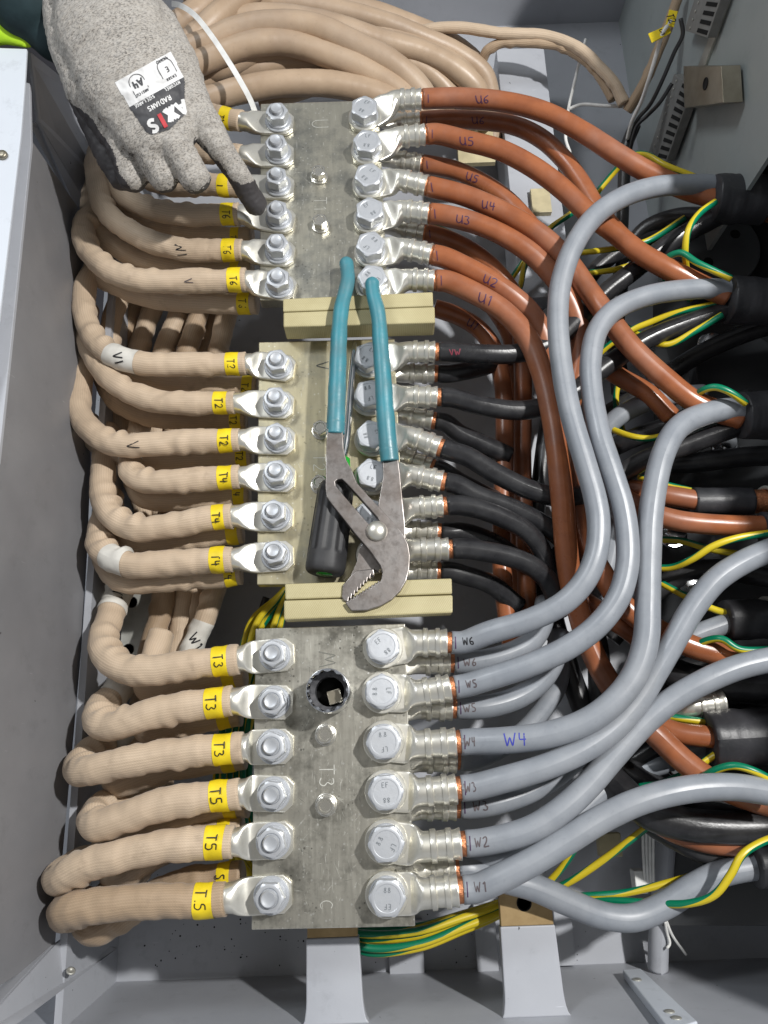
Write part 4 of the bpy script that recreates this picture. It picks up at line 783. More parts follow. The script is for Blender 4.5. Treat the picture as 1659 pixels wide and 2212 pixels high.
rcable('grey_cable', 'second grey cable marked W5, curling up to the second black tube', [(982, 1482, 22), (1055, 1466, 26), (1140, 1438, 32), (1228, 1398, 38), (1294, 1348, 42), (1337, 1288, 44), (1355, 1220, 45), (1354, 1150, 45), (1344, 1090, 45), (1322, 1020, 45), (1296, 940, 44), (1279, 850, 42), (1276, 780, 42), (1290, 715, 42), (1325, 672, 40), (1385, 643, 36), (1460, 628, 30), (1545, 624, 24), (1610, 635, 21)], RG, 'grey', HPp['W1'], 16, ((900, 1498, 19), (973, 1486, 20)), [('W5', (1015, 1472, 30), (1, .1), 6, 'ink_faint')], 3.5, gg, rb=10.4, tick=3)
rcable('grey_cable', 'grey cable marked W4 in blue, curving up to the third black tube', [(990, 1604, 22), (1080, 1600, 26), (1180, 1588, 32), (1268, 1558, 36), (1334, 1508, 38), (1376, 1448, 38), (1396, 1378, 38), (1399, 1303, 38), (1401, 1200, 38), (1404, 1130, 38), (1413, 1060, 38), (1431, 985, 37), (1464, 925, 33), (1520, 895, 27), (1580, 884, 23), (1640, 890, 21)], RG*1.08, 'grey', HPp['W2'], 16, ((900, 1609, 19), (985, 1604, 20)), [('W4', (1018, 1602, 31), (1, .05), 6.5, 'ink_faint'), ('W4', (1115, 1592, 40), (1, .03), 9.5, 'ink_blue')], 3.5, gg, rb=10.6, tick=3)
rcable('grey_cable', 'grey cable marked W3, fourth down, leaving the photo at mid right', [(992, 1702, 22), (1080, 1686, 26), (1180, 1656, 30), (1255, 1622, 30), (1322, 1576, 28), (1376, 1516, 26), (1418, 1448, 26), (1458, 1380, 28), (1498, 1312, 30), (1548, 1252, 32), (1610, 1212, 32), (1690, 1178, 30)], RG*1.05, 'grey', HPp['W3'], 16, ((905, 1712, 19), (986, 1704, 20)), [('W3', (1015, 1697, 31), (1, .1), 6.5, 'ink_faint')], 3.5, gg, rb=10.6, tick=3)
rcable('grey_cable', 'grey cable marked W2, fifth down, sweeping out under W3', [(1002, 1822, 22), (1080, 1812, 24), (1150, 1790, 26), (1218, 1746, 26), (1275, 1692, 24), (1330, 1628, 22), (1395, 1558, 22), (1455, 1510, 24), (1530, 1468, 28), (1600, 1440, 30), (1690, 1420, 30)], RG*1.05, 'grey', HPp['W4'], 16, ((912, 1829, 19), (996, 1823, 20)), [('W2', (1035, 1814, 31), (1, .05), 7, 'ink_faint')], 3.5, gg, rb=10.8, tick=3)
rcable('grey_cable', 'lowest grey cable marked W1, crossing in front of the right-hand post', [(1002, 1922, 22), (1080, 1897, 26), (1155, 1858, 28), (1230, 1812, 28), (1305, 1766, 28), (1385, 1730, 30), (1480, 1706, 30), (1580, 1700, 28), (1690, 1716, 24)], RG*1.08, 'grey', HPp['W5'], 16, ((915, 1930, 19), (990, 1923, 20)), [('W1', (1030, 1909, 31), (1, .1), 7, 'ink_faint')], 3.5, gg, rb=10.8, tick=3)
gl = 'lower layer grey cables'
rcable('grey_cable', 'short shaded grey cable directly under W6', [(976, 1432, -8), (1040, 1428, -8), (1100, 1412, -10), (1145, 1388, -14), (1170, 1350, -24), (1178, 1300, -40)], RG, 'grey', None, 0, ((905, 1430, -8), (972, 1431, -8)), [('W6', (1015, 1430, 0), (1, .05), 6, 'ink_faint')], 3.5, gl, rb=10, tick=3)
rcable('grey_cable', 'shaded grey cable directly under W5 curving upward', [(980, 1530, -8), (1055, 1526, -8), (1120, 1506, -12), (1168, 1472, -20), (1195, 1430, -30), (1210, 1370, -45)], RG, 'grey', None, 0, ((905, 1527, -8), (977, 1529, -8)), [('W5', (1018, 1528, 0), (1, .05), 6, 'ink_faint')], 3.5, gl, rb=10, tick=3)
rcable('grey_cable', 'dark grey cable emerging between W5 and W4', [(1000, 1646, -18), (1070, 1622, -26), (1130, 1580, -38), (1175, 1530, -50), (1205, 1480, -60), (1215, 1420, -70)], RG*.9, 'grey', None, 0, ((905, 1640, -12), (985, 1642, -14)), [], 3.5, gl, rb=10)
rcable('grey_cable', 'shaded grey cable directly under W3', [(990, 1742, -6), (1080, 1732, -8), (1150, 1706, -14), (1215, 1665, -24), (1270, 1610, -36)], RG, 'grey', None, 0, ((905, 1742, -8), (985, 1743, -8)), [('W3', (1040, 1738, 0), (1, .05), 7, 'ink_faint')], 3.5, gl, rb=10, tick=3)
rcable('grey_cable', 'shaded grey cable directly under W2', [(1000, 1850, -12), (1080, 1845, -14), (1160, 1815, -22), (1240, 1760, -34), (1310, 1700, -45)], RG*.95, 'grey', None, 0, None, [], 3.5, gl)
rcable('grey_cable', 'grey cable dipping low behind the right-hand post and rising to a black sleeve', [(990, 1878, -10), (1050, 1890, -14), (1150, 1916, -20), (1230, 1950, -26), (1305, 1978, -30), (1370, 1982, -32), (1435, 1956, -32), (1495, 1918, -30), (1555, 1888, -28), (1650, 1868, -26)], RG*1.1, 'grey', None, 0, ((915, 1880, -8), (982, 1878, -9)), [], 3.5, gl, rb=10)
for lb, pts in [('dark grey cable crossing behind the two left grey cables', [(1250, 1010, -50), (1290, 950, -38), (1330, 905, -30), (1390, 872, -26), (1450, 855, -24), (1520, 850, -26)]),
                ('short grey cable entering the black sleeve below the W3 cable', [(1430, 1420, -25), (1490, 1378, -20), (1575, 1345, -16)]),
                ('grey cable glimpsed between the second and third grey cables', [(1290, 1300, -45), (1315, 1220, -42), (1330, 1150, -40), (1345, 1080, -45)]),
                ('short grey cable end showing below the large black sleeve', [(1440, 1630, -45), (1490, 1618, -40), (1560, 1605, -35)]),
                ('dark grey cable low behind the lower black cables', [(1230, 1800, -95), (1320, 1700, -85), (1400, 1660, -70), (1480, 1640, -60)])]:
    rcable('grey_cable', lb, pts, RG*.95, 'grey', group='grey cables in the shade at the right')
gk = 'black cables from the middle plate'; RK = 8.8
def ribs(l, a, c, i): return 1+.012*math.sin(a*9+l*.03)
BL = [('black cable marked in faint red, uppermost of the middle plate', [(946, 762, 6), (1030, 764, 6), (1110, 764, 4), (1190, 742, 2), (1250, 690, 0), (1310, 630, 2), (1360, 592, 4), (1455, 520, 10), (1550, 468, 18)], HPp['V0'], ((880, 760, 3), (940, 760, 4))),
      ('black cable second from the top of the middle plate', [(950, 860, 5), (1030, 874, 5), (1130, 886, 2), (1220, 860, 0), (1310, 790, 0), (1395, 735, 4), (1480, 700, 8), (1580, 668, 12)], HPp['V1'], ((880, 856, 3), (945, 858, 4))),
      ('black cable third from the top of the middle plate, slanting down', [(956, 962, 5), (1005, 984, 5), (1070, 1022, 4), (1145, 1058, 0), (1230, 1075, -6), (1310, 1045, -6), (1380, 1000, -2), (1480, 962, 4), (1620, 912, 10)], HPp['V2'], ((882, 942, 3), (949, 966, 4))),
      ('black cable fourth from the top of the middle plate', [(964, 1042, 4), (1030, 1070, 3), (1090, 1092, 0), (1145, 1117, -6), (1210, 1160, -16), (1260, 1220, -26)], HPp['V3'], ((890, 1026, 3), (955, 1040, 4))),
      ('black cable second from the bottom of the middle plate, curving down', [(966, 1092, 5), (1030, 1098, 5), (1090, 1120, 2), (1140, 1150, -4), (1172, 1195, -12), (1190, 1270, -24)], HPp['V4'], ((893, 1097, 3), (957, 1093, 4))),
      ('lowest black cable of the middle plate, just above the cream spacer', [(976, 1186, 5), (1045, 1191, 4), (1110, 1206, 1), (1160, 1230, -5), (1192, 1268, -14), (1205, 1330, -26)], HPp['V5'], ((893, 1188, 3), (969, 1186, 4)))]
for lb, pts, hb, bar in BL: rcable('black_cable', lb, pts, RK, 'black', hb, 0, bar, [('VW', (980, 762, 14), (1, 0), 6, 'ink_red')] if 'faint red' in lb else [], 3.5, gk, rb=9.4, rf=ribs)
for lb, pts, bar in [('short black cable below the uppermost lug of the middle plate', [(946, 806, -24), (1000, 802, -26), (1050, 790, -32), (1100, 770, -44)], ((870, 806, -24), (938, 807, -24))),
                     ('black cable below the second lug of the middle plate, slanting down', [(945, 912, -24), (990, 935, -26), (1040, 958, -30), (1100, 985, -38)], ((868, 895, -24), (934, 908, -24))),
                     ('black cable barely showing below the third lug of the middle plate', [(935, 1012, -24), (990, 1040, -28), (1050, 1070, -36), (1100, 1095, -44)], ((872, 988, -24), (930, 1009, -24))),
                     ('short black cable between the two lowest lugs of the middle plate', [(950, 1148, -24), (1000, 1150, -26), (1070, 1175, -34), (1120, 1210, -46)], ((886, 1146, -24), (945, 1149, -24))),
                     ('black cable below the lowest lug of the middle plate', [(950, 1234, -22), (1000, 1242, -24), (1060, 1262, -32), (1120, 1310, -46)], ((890, 1232, -22), (944, 1234, -22)))]:
    rcable('black_cable', lb, pts, RK, 'black', None, -16, bar, [], 3.5, gk, rb=9.0, rf=ribs)
for lb, pts, r in [('thick black cable low at the right below the lowest grey cables', [(1250, 1600, -60), (1330, 1695, -40), (1400, 1755, -25), (1480, 1780, -20), (1560, 1788, -18), (1690, 1786, -16)], 13),
                ('glossy thin black cable under the thick low black one', [(1350, 1720, -50), (1410, 1782, -42), (1470, 1818, -38), (1540, 1848, -36), (1620, 1860, -36)], 9),
                ('black cable in shade right of the third grey cable', [(1300, 980, -60), (1360, 950, -40), (1430, 925, -30), (1520, 890, -20), (1620, 860, -15)], 9),
                ('black cable behind the lower grey cables at the right', [(1390, 1400, -55), (1450, 1450, -45), (1530, 1475, -38), (1690, 1490, -34)], 13),
                ('second black cable behind the lower grey cables', [(1210, 1180, -65), (1260, 1280, -60), (1290, 1400, -60), (1300, 1520, -60), (1330, 1640, -55)], 10),
                ('black cable hidden left of the grey cables', [(1180, 1230, -75), (1195, 1340, -70), (1230, 1450, -72), (1270, 1560, -70), (1300, 1650, -66)], 10),
                ('black cable dropping in the middle of the shaded right side', [(1560, 470, -10), (1460, 470, -24), (1390, 500, -40), (1350, 570, -55), (1330, 700, -70), (1340, 850, -80)], 9),
                ('black cable curving below the second black tube towards the middle', [(1740, 690, -20), (1640, 710, -26), (1520, 760, -40), (1440, 810, -50), (1370, 860, -60), (1300, 900, -72)], 9),
                ('black cable low behind the third grey cable', [(1740, 985, -40), (1640, 985, -42), (1500, 1000, -50), (1420, 1010, -55), (1340, 1080, -66), (1280, 1160, -76)], 9.5),
                ('black cable running up behind the bright green and yellow wire', [(1740, 1262, -46), (1640, 1245, -50), (1550, 1230, -52), (1480, 1240, -56), (1400, 1290, -64), (1320, 1380, -74)], 9.5),
                ('black cable deep below the short grey cable at the right', [(1690, 1460, -60), (1590, 1430, -64), (1500, 1440, -66), (1400, 1500, -72), (1320, 1560, -80)], 11),
                ('black cable passing under the bare tinned lug', [(1690, 1560, -60), (1600, 1545, -60), (1520, 1560, -62), (1440, 1600, -66), (1360, 1650, -74)], 10),
                ('black cable deep behind the lowest grey cables at the right', [(1690, 1740, -60), (1580, 1745, -60), (1480, 1730, -64), (1380, 1680, -70), (1300, 1620, -80)], 11),
                ('glossy black cable rising beside the hanging brown cables', [(1160, 1300, -84), (1150, 1180, -80), (1165, 1060, -76), (1180, 940, -76), (1200, 840, -80)], 8.5),
                ('black cable crossing behind the first grey loop', [(1160, 700, -80), (1230, 650, -66), (1300, 570, -54), (1380, 520, -44), (1460, 500, -34)], 8.5),
                ('black wire bundle dropping from the terminal strip past the brown cables', [(1372, 270, -45), (1352, 320, -55), (1348, 380, -62), (1345, 470, -70), (1340, 560, -80)], 6.5)]:
    rcable('black_cable', lb, pts, r, 'black', group='black cables in the shade at the right', rf=ribs)
# black heat-shrink tubes with copper screens
HS = [('uppermost black heat-shrink tube at the right edge with bare copper behind it', (1538, 430, 28), (1650, 432, 28), 21.5, 1), ('second black heat-shrink tube at the right edge', (1572, 648, 20), (1700, 654, 20), 20.5, 0),
      ('third black heat-shrink tube at the right edge', (1600, 899, 20), (1720, 893, 20), 20, 0), ('small black sleeve with copper braid around a brown cable', (1497, 1083, -2), (1622, 1083, -2), 11.5, 1),
      ('black sleeve end at the right edge around the light brown cable', (1646, 1140, 12), (1720, 1140, 12), 13, 0), ('black heat-shrink tube around the short grey cable at the right', (1565, 1340, -18), (1680, 1335, -18), 17, 0),
      ('largest black heat-shrink tube at the lower right', (1528, 1598, -22), (1690, 1588, -20), 23, 0), ('lowest black heat-shrink tube at the right edge', (1630, 1870, -24), (1740, 1862, -22), 17, 0)]
for i, (lb, a, b, r, cu) in enumerate(HS):
    A, B = P(*a), P(*b); rt = empty('heat_shrink_tube', A); tag(rt, lb, 'sleeve', 'black tubes at the right edge')
    path = Path([A, A.lerp(B, .5), B], 2.0)
    def rf(l, a_, c, k, r=r, i=i): return .99+.03*min(1, l/12)+.05*noise.noise(Vector((l*.05, math.cos(a_)*1.5+i*3, math.sin(a_)*1.5)))+.02*math.cos(2*a_+i)+.02*(1 if (l+2*math.sin(a_+i)) % 17 < 8 else 0)+.012*noise.noise(Vector((l*.4, a_*2, i)))
    tube('tube', path, r, MAT['shrink'], rt, 36, rf)
    if cu:
        d = (B-A).normalized(); p2_ = Path([B-d*2, B+d*6, B+d*14], 1.0); tube('copper_braid', p2_, r*.86, MAT['copper'], rt, 48, lambda l, a_, c, k: 1+.07*math.sin(a_*22+l*1.3)+.06*noise.noise(Vector((l, a_*4, 0))))
# earth wires
EW = [([(1290, 415, -25), (1330, 368, -12), (1362, 336, 5), (1395, 334, 16), (1435, 356, 22), (1500, 382, 24)], 'green and yellow wire arching over the uppermost black tube'),
 ([(1080, 640, -70), (1120, 580, -66), (1180, 500, -50), (1240, 457, -38), (1295, 412, -28)], 'green and yellow wire crossing behind the brown U5 cable'),
 ([(1545, 436, 45), (1510, 462, 48), (1486, 500, 48), (1480, 545, 38), (1484, 590, 12), (1490, 650, -10)], 'green and yellow wire hanging in a loop from the uppermost black tube'),
 ([(1470, 640, -14), (1436, 600, 4), (1438, 560, 28), (1470, 546, 40), (1505, 567, 44), (1580, 602, 44)], 'green and yellow wire looping into the second black tube'),
 ([(1180, 560, -40), (1250, 546, -20), (1290, 542, -15), (1335, 536, -12), (1400, 520, -14), (1480, 470, 0)], 'short yellow-looking wire between the brown cables'),
 ([(905, 478, -25), (960, 498, -26), (1020, 530, -28), (1080, 575, -32), (1118, 625, -40), (1132, 580, -48), (1150, 540, -58)], 'green and yellow wire peeping out under the brown U3 cable'),
 ([(1200, 595, -40), (1260, 590, -36), (1330, 582, -32), (1400, 560, -28)], 'green and yellow wire low behind the brown and black cables'),
 ([(1270, 790, -30), (1310, 750, -18), (1370, 710, -4), (1400, 698, 0), (1460, 675, 8), (1570, 652, 16)], 'green and yellow wire lying along the black cable to the second tube'),
 ([(1330, 690, -20), (1380, 722, -8), (1440, 745, 4), (1500, 716, 16), (1560, 680, 24)], 'green and yellow wire curving under the second black tube'),
 ([(1500, 860, 20), (1518, 843, 34), (1545, 836, 42), (1575, 846, 44), (1612, 872, 40)], 'green and yellow wire curling onto the third black tube'),
 ([(1270, 880, -50), (1320, 925, -30), (1375, 945, -15), (1415, 946, -10), (1480, 915, -14), (1560, 880, -10)], 'green and yellow wire end between the second and third grey cables'),
 ([(1400, 1225, -10), (1450, 1226, 0), (1495, 1208, 14), (1540, 1180, 24), (1590, 1163, 28), (1690, 1148, 28)], 'bright green and yellow wire below the light brown cable at the right'),
 ([(1420, 1165, -25), (1470, 1168, -20), (1530, 1185, -15), (1615, 1200, -12)], 'green and yellow wire crossing beneath the brighter one at the right'),
 ([(1380, 1030, -25), (1430, 1045, -12), (1500, 1062, -2)], 'short yellow wire beside the small black sleeve'),
 ([(1400, 1245, -30), (1440, 1266, -22), (1490, 1292, -16), (1560, 1322, -14), (1640, 1330, -12)], 'green and yellow wire right of the third grey cable'),
 ([(1495, 1400, -5), (1525, 1384, 4), (1560, 1380, 12), (1595, 1402, 14), (1690, 1402, 14)], 'green and yellow wire curling over the brown cable at lower right'),
 ([(1380, 1700, -40), (1430, 1692, -30), (1485, 1668, -22), (1545, 1630, -14)], 'green and yellow wire passing below the brown cable to the largest tube'),
 ([(1505, 1690, 0), (1540, 1666, 14), (1585, 1654, 24), (1630, 1666, 28), (1690, 1700, 26)], 'green and yellow wire arching above the lowest grey cable'),
 ([(1700, 1800, 0), (1640, 1822, 4), (1602, 1848, 6), (1578, 1890, 4), (1542, 1934, -2), (1485, 1952, -14), (1400, 1950, -34), (1290, 1944, -50), (1200, 1950, -70)], 'green and yellow wire looping around the low grey cable end'),
 ([(1420, 1768, -30), (1370, 1808, -40), (1305, 1856, -50), (1230, 1905, -60), (1150, 1940, -72), (1060, 1975, -80)], 'long green and yellow wire running diagonally to the right-hand post'),
 ([(1260, 1790, -60), (1240, 1835, -66), (1205, 1885, -72), (1150, 1935, -78), (1080, 1972, -84)], 'green and yellow wire beside the right-hand post'),
 ([(1600, 1860, -40), (1520, 1885, -46), (1440, 1908, -50), (1355, 1928, -54), (1262, 1936, -58), (1170, 1942, -70)], 'yellow striped wire behind the low grey cable'),
 ([(1350, 950, -60), (1330, 860, -55), (1345, 800, -50)], 'green and yellow wire deep between the grey cables'),
 ([(1380, 1575, -35), (1420, 1545, -30), (1470, 1552, -25), (1530, 1560, -22)], 'green and yellow wire stub below the lowest curved grey cables')]
for p, lb in EW:
    o = tube('earth_wire', Path(PS(p), 2), 3.0, MAT['earth'], None, 16); tag(o, lb, 'wire', 'green and yellow wires')
# bundle running under the plates at the left and bottom
for i in range(6):
    dx = i*14; dz = -i % 3*7
    p = [(655-i*3, 1225, -70+dz), (600+dx*.3, 1290, -72+dz), (545+dx*.9, 1340, -75+dz), (512+dx, 1450, -80+dz), (484+dx, 1560, -84+dz), (468+dx, 1660, -86+dz), (470+dx, 1760, -86+dz), (500+dx, 1850, -84+dz), (560+dx, 1930, -80+dz), (660+dx, 1985+i*3, -80+dz), (780, 2008+i*9, -80+dz), (900, 2005+i*9-abs(i-3), -80+dz), (1000, 1975+i*7, -84+dz), (1080, 1950+i*5, -88+dz), (1160, 1920, -92+dz)]
    o = tube('earth_wire', Path(PS(p), 2.5), 3.2, MAT['earth'], None, 14); tag(o, ['leftmost', 'second from the left', 'third from the left', 'fourth from the left', 'fifth from the left', 'rightmost'][i]+' green and yellow wire of the bundle passing under the lower plate', 'wire', 'green and yellow wires')
for i, p in enumerate([[(620, 1285, -60), (590, 1320, -64), (566, 1352, -70), (540, 1400, -80)], [(660, 1290, -70), (610, 1330, -74), (580, 1370, -78)]]):
    o = tube('earth_wire', Path(PS(p), 2.5), 3.2, MAT['earth'], None, 14); tag(o, ['short green and yellow wire left of the lower spacer block', 'second short green and yellow wire behind the lower spacer block'][i], 'wire', 'green and yellow wires')
for i, p in enumerate([[(575, 1290, -90), (540, 1400, -100), (515, 1550, -105), (500, 1700, -108), (520, 1850, -108), (600, 1950, -100)], [(600, 1290, -95), (560, 1420, -104), (535, 1560, -108), (520, 1700, -110)]]):
    o = tube('black_wire', Path(PS(p), 2.5), 3.4, MAT['black'], None, 14); tag(o, ['thin black wire beside the green and yellow bundle', 'inner thin black wire beside the green and yellow bundle'][i], 'wire')
# ================================================================ RIGHT BACKGROUND HARDWARE
def disc(name, label, px, py, z, r, h, mat, cat, holes=()):
    c = P(px, py, z); rt = empty(name, c); tag(rt, label, cat); o = mkobj('body', *lathe([(r, z-h), (r, z-.8), (r-.8, z)], 48, c.x, c.y), mat, rt); sharp(o)
    for hx, hy, hr in holes:
        q = P(hx, hy, z); mkobj('slot', *lathe([(hr, z), (hr, z+.5), (hr*.8, z+.6)], 20, q.x, q.y), MAT['hole'], rt)
disc('gland_disc', 'dark grey round plate with holes between the two upper black tubes', 1545, 530, -40, 46, 20, paint('disc_paint', (.085, .09, .095), (.07, .075, .08), .4, False), 'plate', [(1588, 506, 5), (1530, 566, 5)])
disc('gland_disc', 'dark round plate behind the third black tube', 1600, 800, -60, 44, 20, MAT['dark_plate'], 'plate')
gp = quad_slab('dark_shade_panel', [(1410, 640, -120), (1760, 640, -60), (1760, 2000, -60), (1420, 2000, -120)], 4, MAT['dark_plate'], Vector((0, 0, 1))); tag(gp, 'dark panel added for the shade behind the black tubes at the right', 'panel')  # near-black sheet added to deepen the shade behind the right-hand cables
for i, (q, lb) in enumerate([((1495, 1265), 'shiny bolt head right of the third grey cable'), ((1455, 1155), 'shiny screw deep behind the bright green and yellow wire'), ((1535, 745), 'shiny screw below the second black tube'), ((1565, 960), 'shiny screw below the third black tube'), ((1470, 1650), 'shiny screw beside the largest black tube')]):
    c = P(*q, -60); rt = empty('shiny_bolt', c); tag(rt, lb, 'bolt'); o = mkobj('washer', *lathe([(13, -62), (13, -60), (12, -59)], 36, c.x, c.y), MAT['chrome'], rt); sharp(o)
    V, Fc = hexprism(17, 9, -59); o = mkobj('head', [(v[0]+c.x, v[1]+c.y, v[2]) for v in V], Fc, MAT['chrome'], rt); sharp(o, 20)
c = P(1490, 1524, -30); d = P(1560, 1516, -30); rt = empty('spare_lug', c); tag(rt, 'bare tinned cable lug lying behind the lower curved grey cables', 'cable lug')
o = mkobj('barrel', *lug_geo(((c*2-d).x, (c*2-d).y), -36, c, d, 11, 10), MAT['lug_tin'], rt); sharp(o, 32)
for a, b, lb in [((1640, 1060, 0), (1665, 1110, 0), 'steel cable clamp ring behind the copper braid'), ((1640, 1300, -10), (1668, 1350, -10), 'steel clamp ring at the right edge above the middle tube')]:
    m_ = P((a[0]+b[0])/2, (a[1]+b[1])/2, a[2]); path = Path([m_+Vector((math.cos(t)*3, math.sin(t)*13, math.cos(t)*13)) for t in [i*.62-2.6 for i in range(9)]], 1.5)
    o = tube('clamp_ring', path, 1.8, MAT['alu'], None, 10); tag(o, lb, 'clamp')
# grey pipe, strings, connector at lower right
for p, r, m, nm, lb, ct_ in [([(1440, 1790, -110), (1432, 1900, -118), (1424, 2000, -128), (1421, 2092, -140)], 9, 'wall', 'grey_pipe', 'upright grey pipe standing near the black oval hole', 'pipe'),
    ([(1265, 85, -60), (1250, 140, -65), (1238, 190, -70), (1228, 235, -74), (1222, 300, -78), (1232, 330, -80)], 1.7, 'nylon', 'white_cord', 'white cord hanging from the black hole at the top', 'cord'),
    ([(1228, 236, -74), (1255, 226, -70), (1300, 228, -62), (1345, 230, -55)], 1.9, 'nylon', 'white_cord', 'white cord running right to the terminal strip', 'cord'),
    ([(1438, 1985, -110), (1452, 2020, -120), (1482, 2062, -135)], 1.2, 'nylon', 'white_cord', 'thin white string ending at the black oval hole', 'cord'),
    ([(1436, 1990, -110), (1442, 2020, -118), (1448, 2040, -120), (1440, 2048, -120)], 1.2, 'nylon', 'white_cord', 'thin white string curled beside the grey pipe', 'cord')]:
    o = tube(nm, Path(PS(p), 2), r, MAT[m], None, 18); tag(o, lb, ct_)
for i in range(4):
    x = 1388+i*8; o = tube('cable_tie', Path(PS([(x, 1785, -75+i), (x+2-i, 1850, -90), (x+6-i*2, 1920, -102)]), 2), 1.3, MAT['nylon'], None, 10); tag(o, 'thin translucent tie strands hanging left of the grey pipe', 'cable tie', 'thin tie strands by the pipe')
a = P(1368, 1880, -100); b = P(1400, 1930, -100); o = mkobj('wire_connector', *box(a.x, b.x, b.y, a.y, -112, -98), MAT['nylon'], None, False); bevel(o, 1); tag(o, 'small white plastic connector at the foot of the hanging strands', 'connector')
a = P(1290, 1800, -110); b = P(1345, 1850, -110); o = mkobj('laminate_tab', *box(a.x, b.x, b.y, a.y, -118, -108), MAT['wood_tag'], None, False); bevel(o, 1); tag(o, 'pale tab under the long diagonal green and yellow wire', 'tab')
p = on_wall(1505, 2066, .2); o = mkobj('floor_hole', *lathe([(12, 0), (12, .6), (11, .8)], 30), MAT['hole'], None); o.rotation_euler = (-math.pi/2, 0, 0); o.scale = (1.2, .7, 1); o.location = p*MM; tag(o, 'black oval hole in the bottom wall at the right', 'hole')
# terminal strips on right wall, with tags and nickel block
def on_right(px, py, off=0.0):
    u_, v_ = px-829.5, py-1106.0; a = u_*cr-v_*sr; b = u_*sr+v_*cr; d = RIGHT*(a/F)-UP*(b/F)+FWD
    return Vector((0, 0, H))+d*((XRW-off)/d.x)
def wallbox(name, parent, corners, h, mat, off=0.0, bev=.5):
    """a solid standing h mm off the right wall, corners given by sight lines of its outer face"""
    top = [on_right(x, y, off+h) for x, y in corners]; base = [p+Vector((h, 0, 0)) for p in top]; k = len(top); V = base+top
    Fc = [list(range(k, 2*k)), list(range(k-1, -1, -1))]+[[i, (i+1) % k, k+(i+1) % k, k+i] for i in range(k)]
    o = mkobj(name, V, Fc, mat, parent, False); bm = bmesh.new(); bm.from_mesh(o.data); bmesh.ops.recalc_face_normals(bm, faces=bm.faces); bm.to_mesh(o.data); bm.free()
    if bev: bevel(o, bev)
    return o
rl = wallbox('din_rail', None, [(1500, 150), (1545, 0), (1565, -30), (1588, -30), (1490, 225), (1470, 225), (1455, 340), (1436, 330)][0:0] or [(1437, 372), (1585, -30), (1572, -30), (1424, 366)], 3, MAT['alu'], .0); tag(rl, 'thin metal rail behind the grey terminal strips at the upper right', 'rail')
def strip(label, c0, c1, n):
    # c0: two px points of near end (left,right), c1: far end
    rt = empty('terminal_strip', on_right(*c0[0], 14)); tag(rt, label, 'terminal strip', 'grey terminal strips')
    wallbox('housing', rt, [c0[0], c0[1], c1[1], c1[0]], 9, MAT['grey_plastic'], 3.2)
    for i in range(n):
        t0 = (i+.25)/n; t1 = (i+.72)/n
        def L(t, s): 
            ax = c0[0][0]+(c1[0][0]-c0[0][0])*t; ay = c0[0][1]+(c1[0][1]-c0[0][1])*t; bx_ = c0[1][0]+(c1[1][0]-c0[1][0])*t; by = c0[1][1]+(c1[1][1]-c0[1][1])*t
            return (ax+(bx_-ax)*s, ay+(by-ay)*s)
        wallbox('slot', rt, [L(t0, .5), L(t0, .92), L(t1, .92), L(t1, .5)], .5, MAT['hole'], 12.2, 0); 
        q = on_right(*L((t0+t1)/2, .2), 12.4); o = mkobj('screw', *lathe([(1.3, 0), (1.3, .5), (.8, .8)], 10), MAT['alu'], rt, local=True); o.rotation_euler = (0, -math.pi/2, 0); o.location = q*MM-rt.location
strip('longer grey terminal strip with dark slots above the nickel block', ((1398, 338), (1440, 348)), ((1456, 160), (1496, 190)), 10)
strip('grey terminal strip cut by the top edge of the photo', ((1478, 66), (1528, 82)), ((1512, -40), (1570, -40)), 6)
nb_ = empty('nickel_block', on_right(1520, 186, 20)); tag(nb_, 'square tarnished metal block with a threaded hole on the right wall', 'metal block')
wallbox('base', nb_, [(1487, 142), (1567, 142), (1570, 222), (1492, 232)], 3, MAT['alu'], .1); wallbox('block', nb_, [(1476, 143), (1557, 142), (1562, 222), (1478, 234)], 18, MAT['nickel'], 3.2)
q = on_right(1524, 181, 21.4); o = mkobj('threaded_hole', *lathe([(5.5, 0), (5.5, .5), (4.6, .6), (4.4, .1)], 24), MAT['hole'], nb_, local=True); o.rotation_euler = (0, -math.pi/2, 0); o.location = q*MM-nb_.location
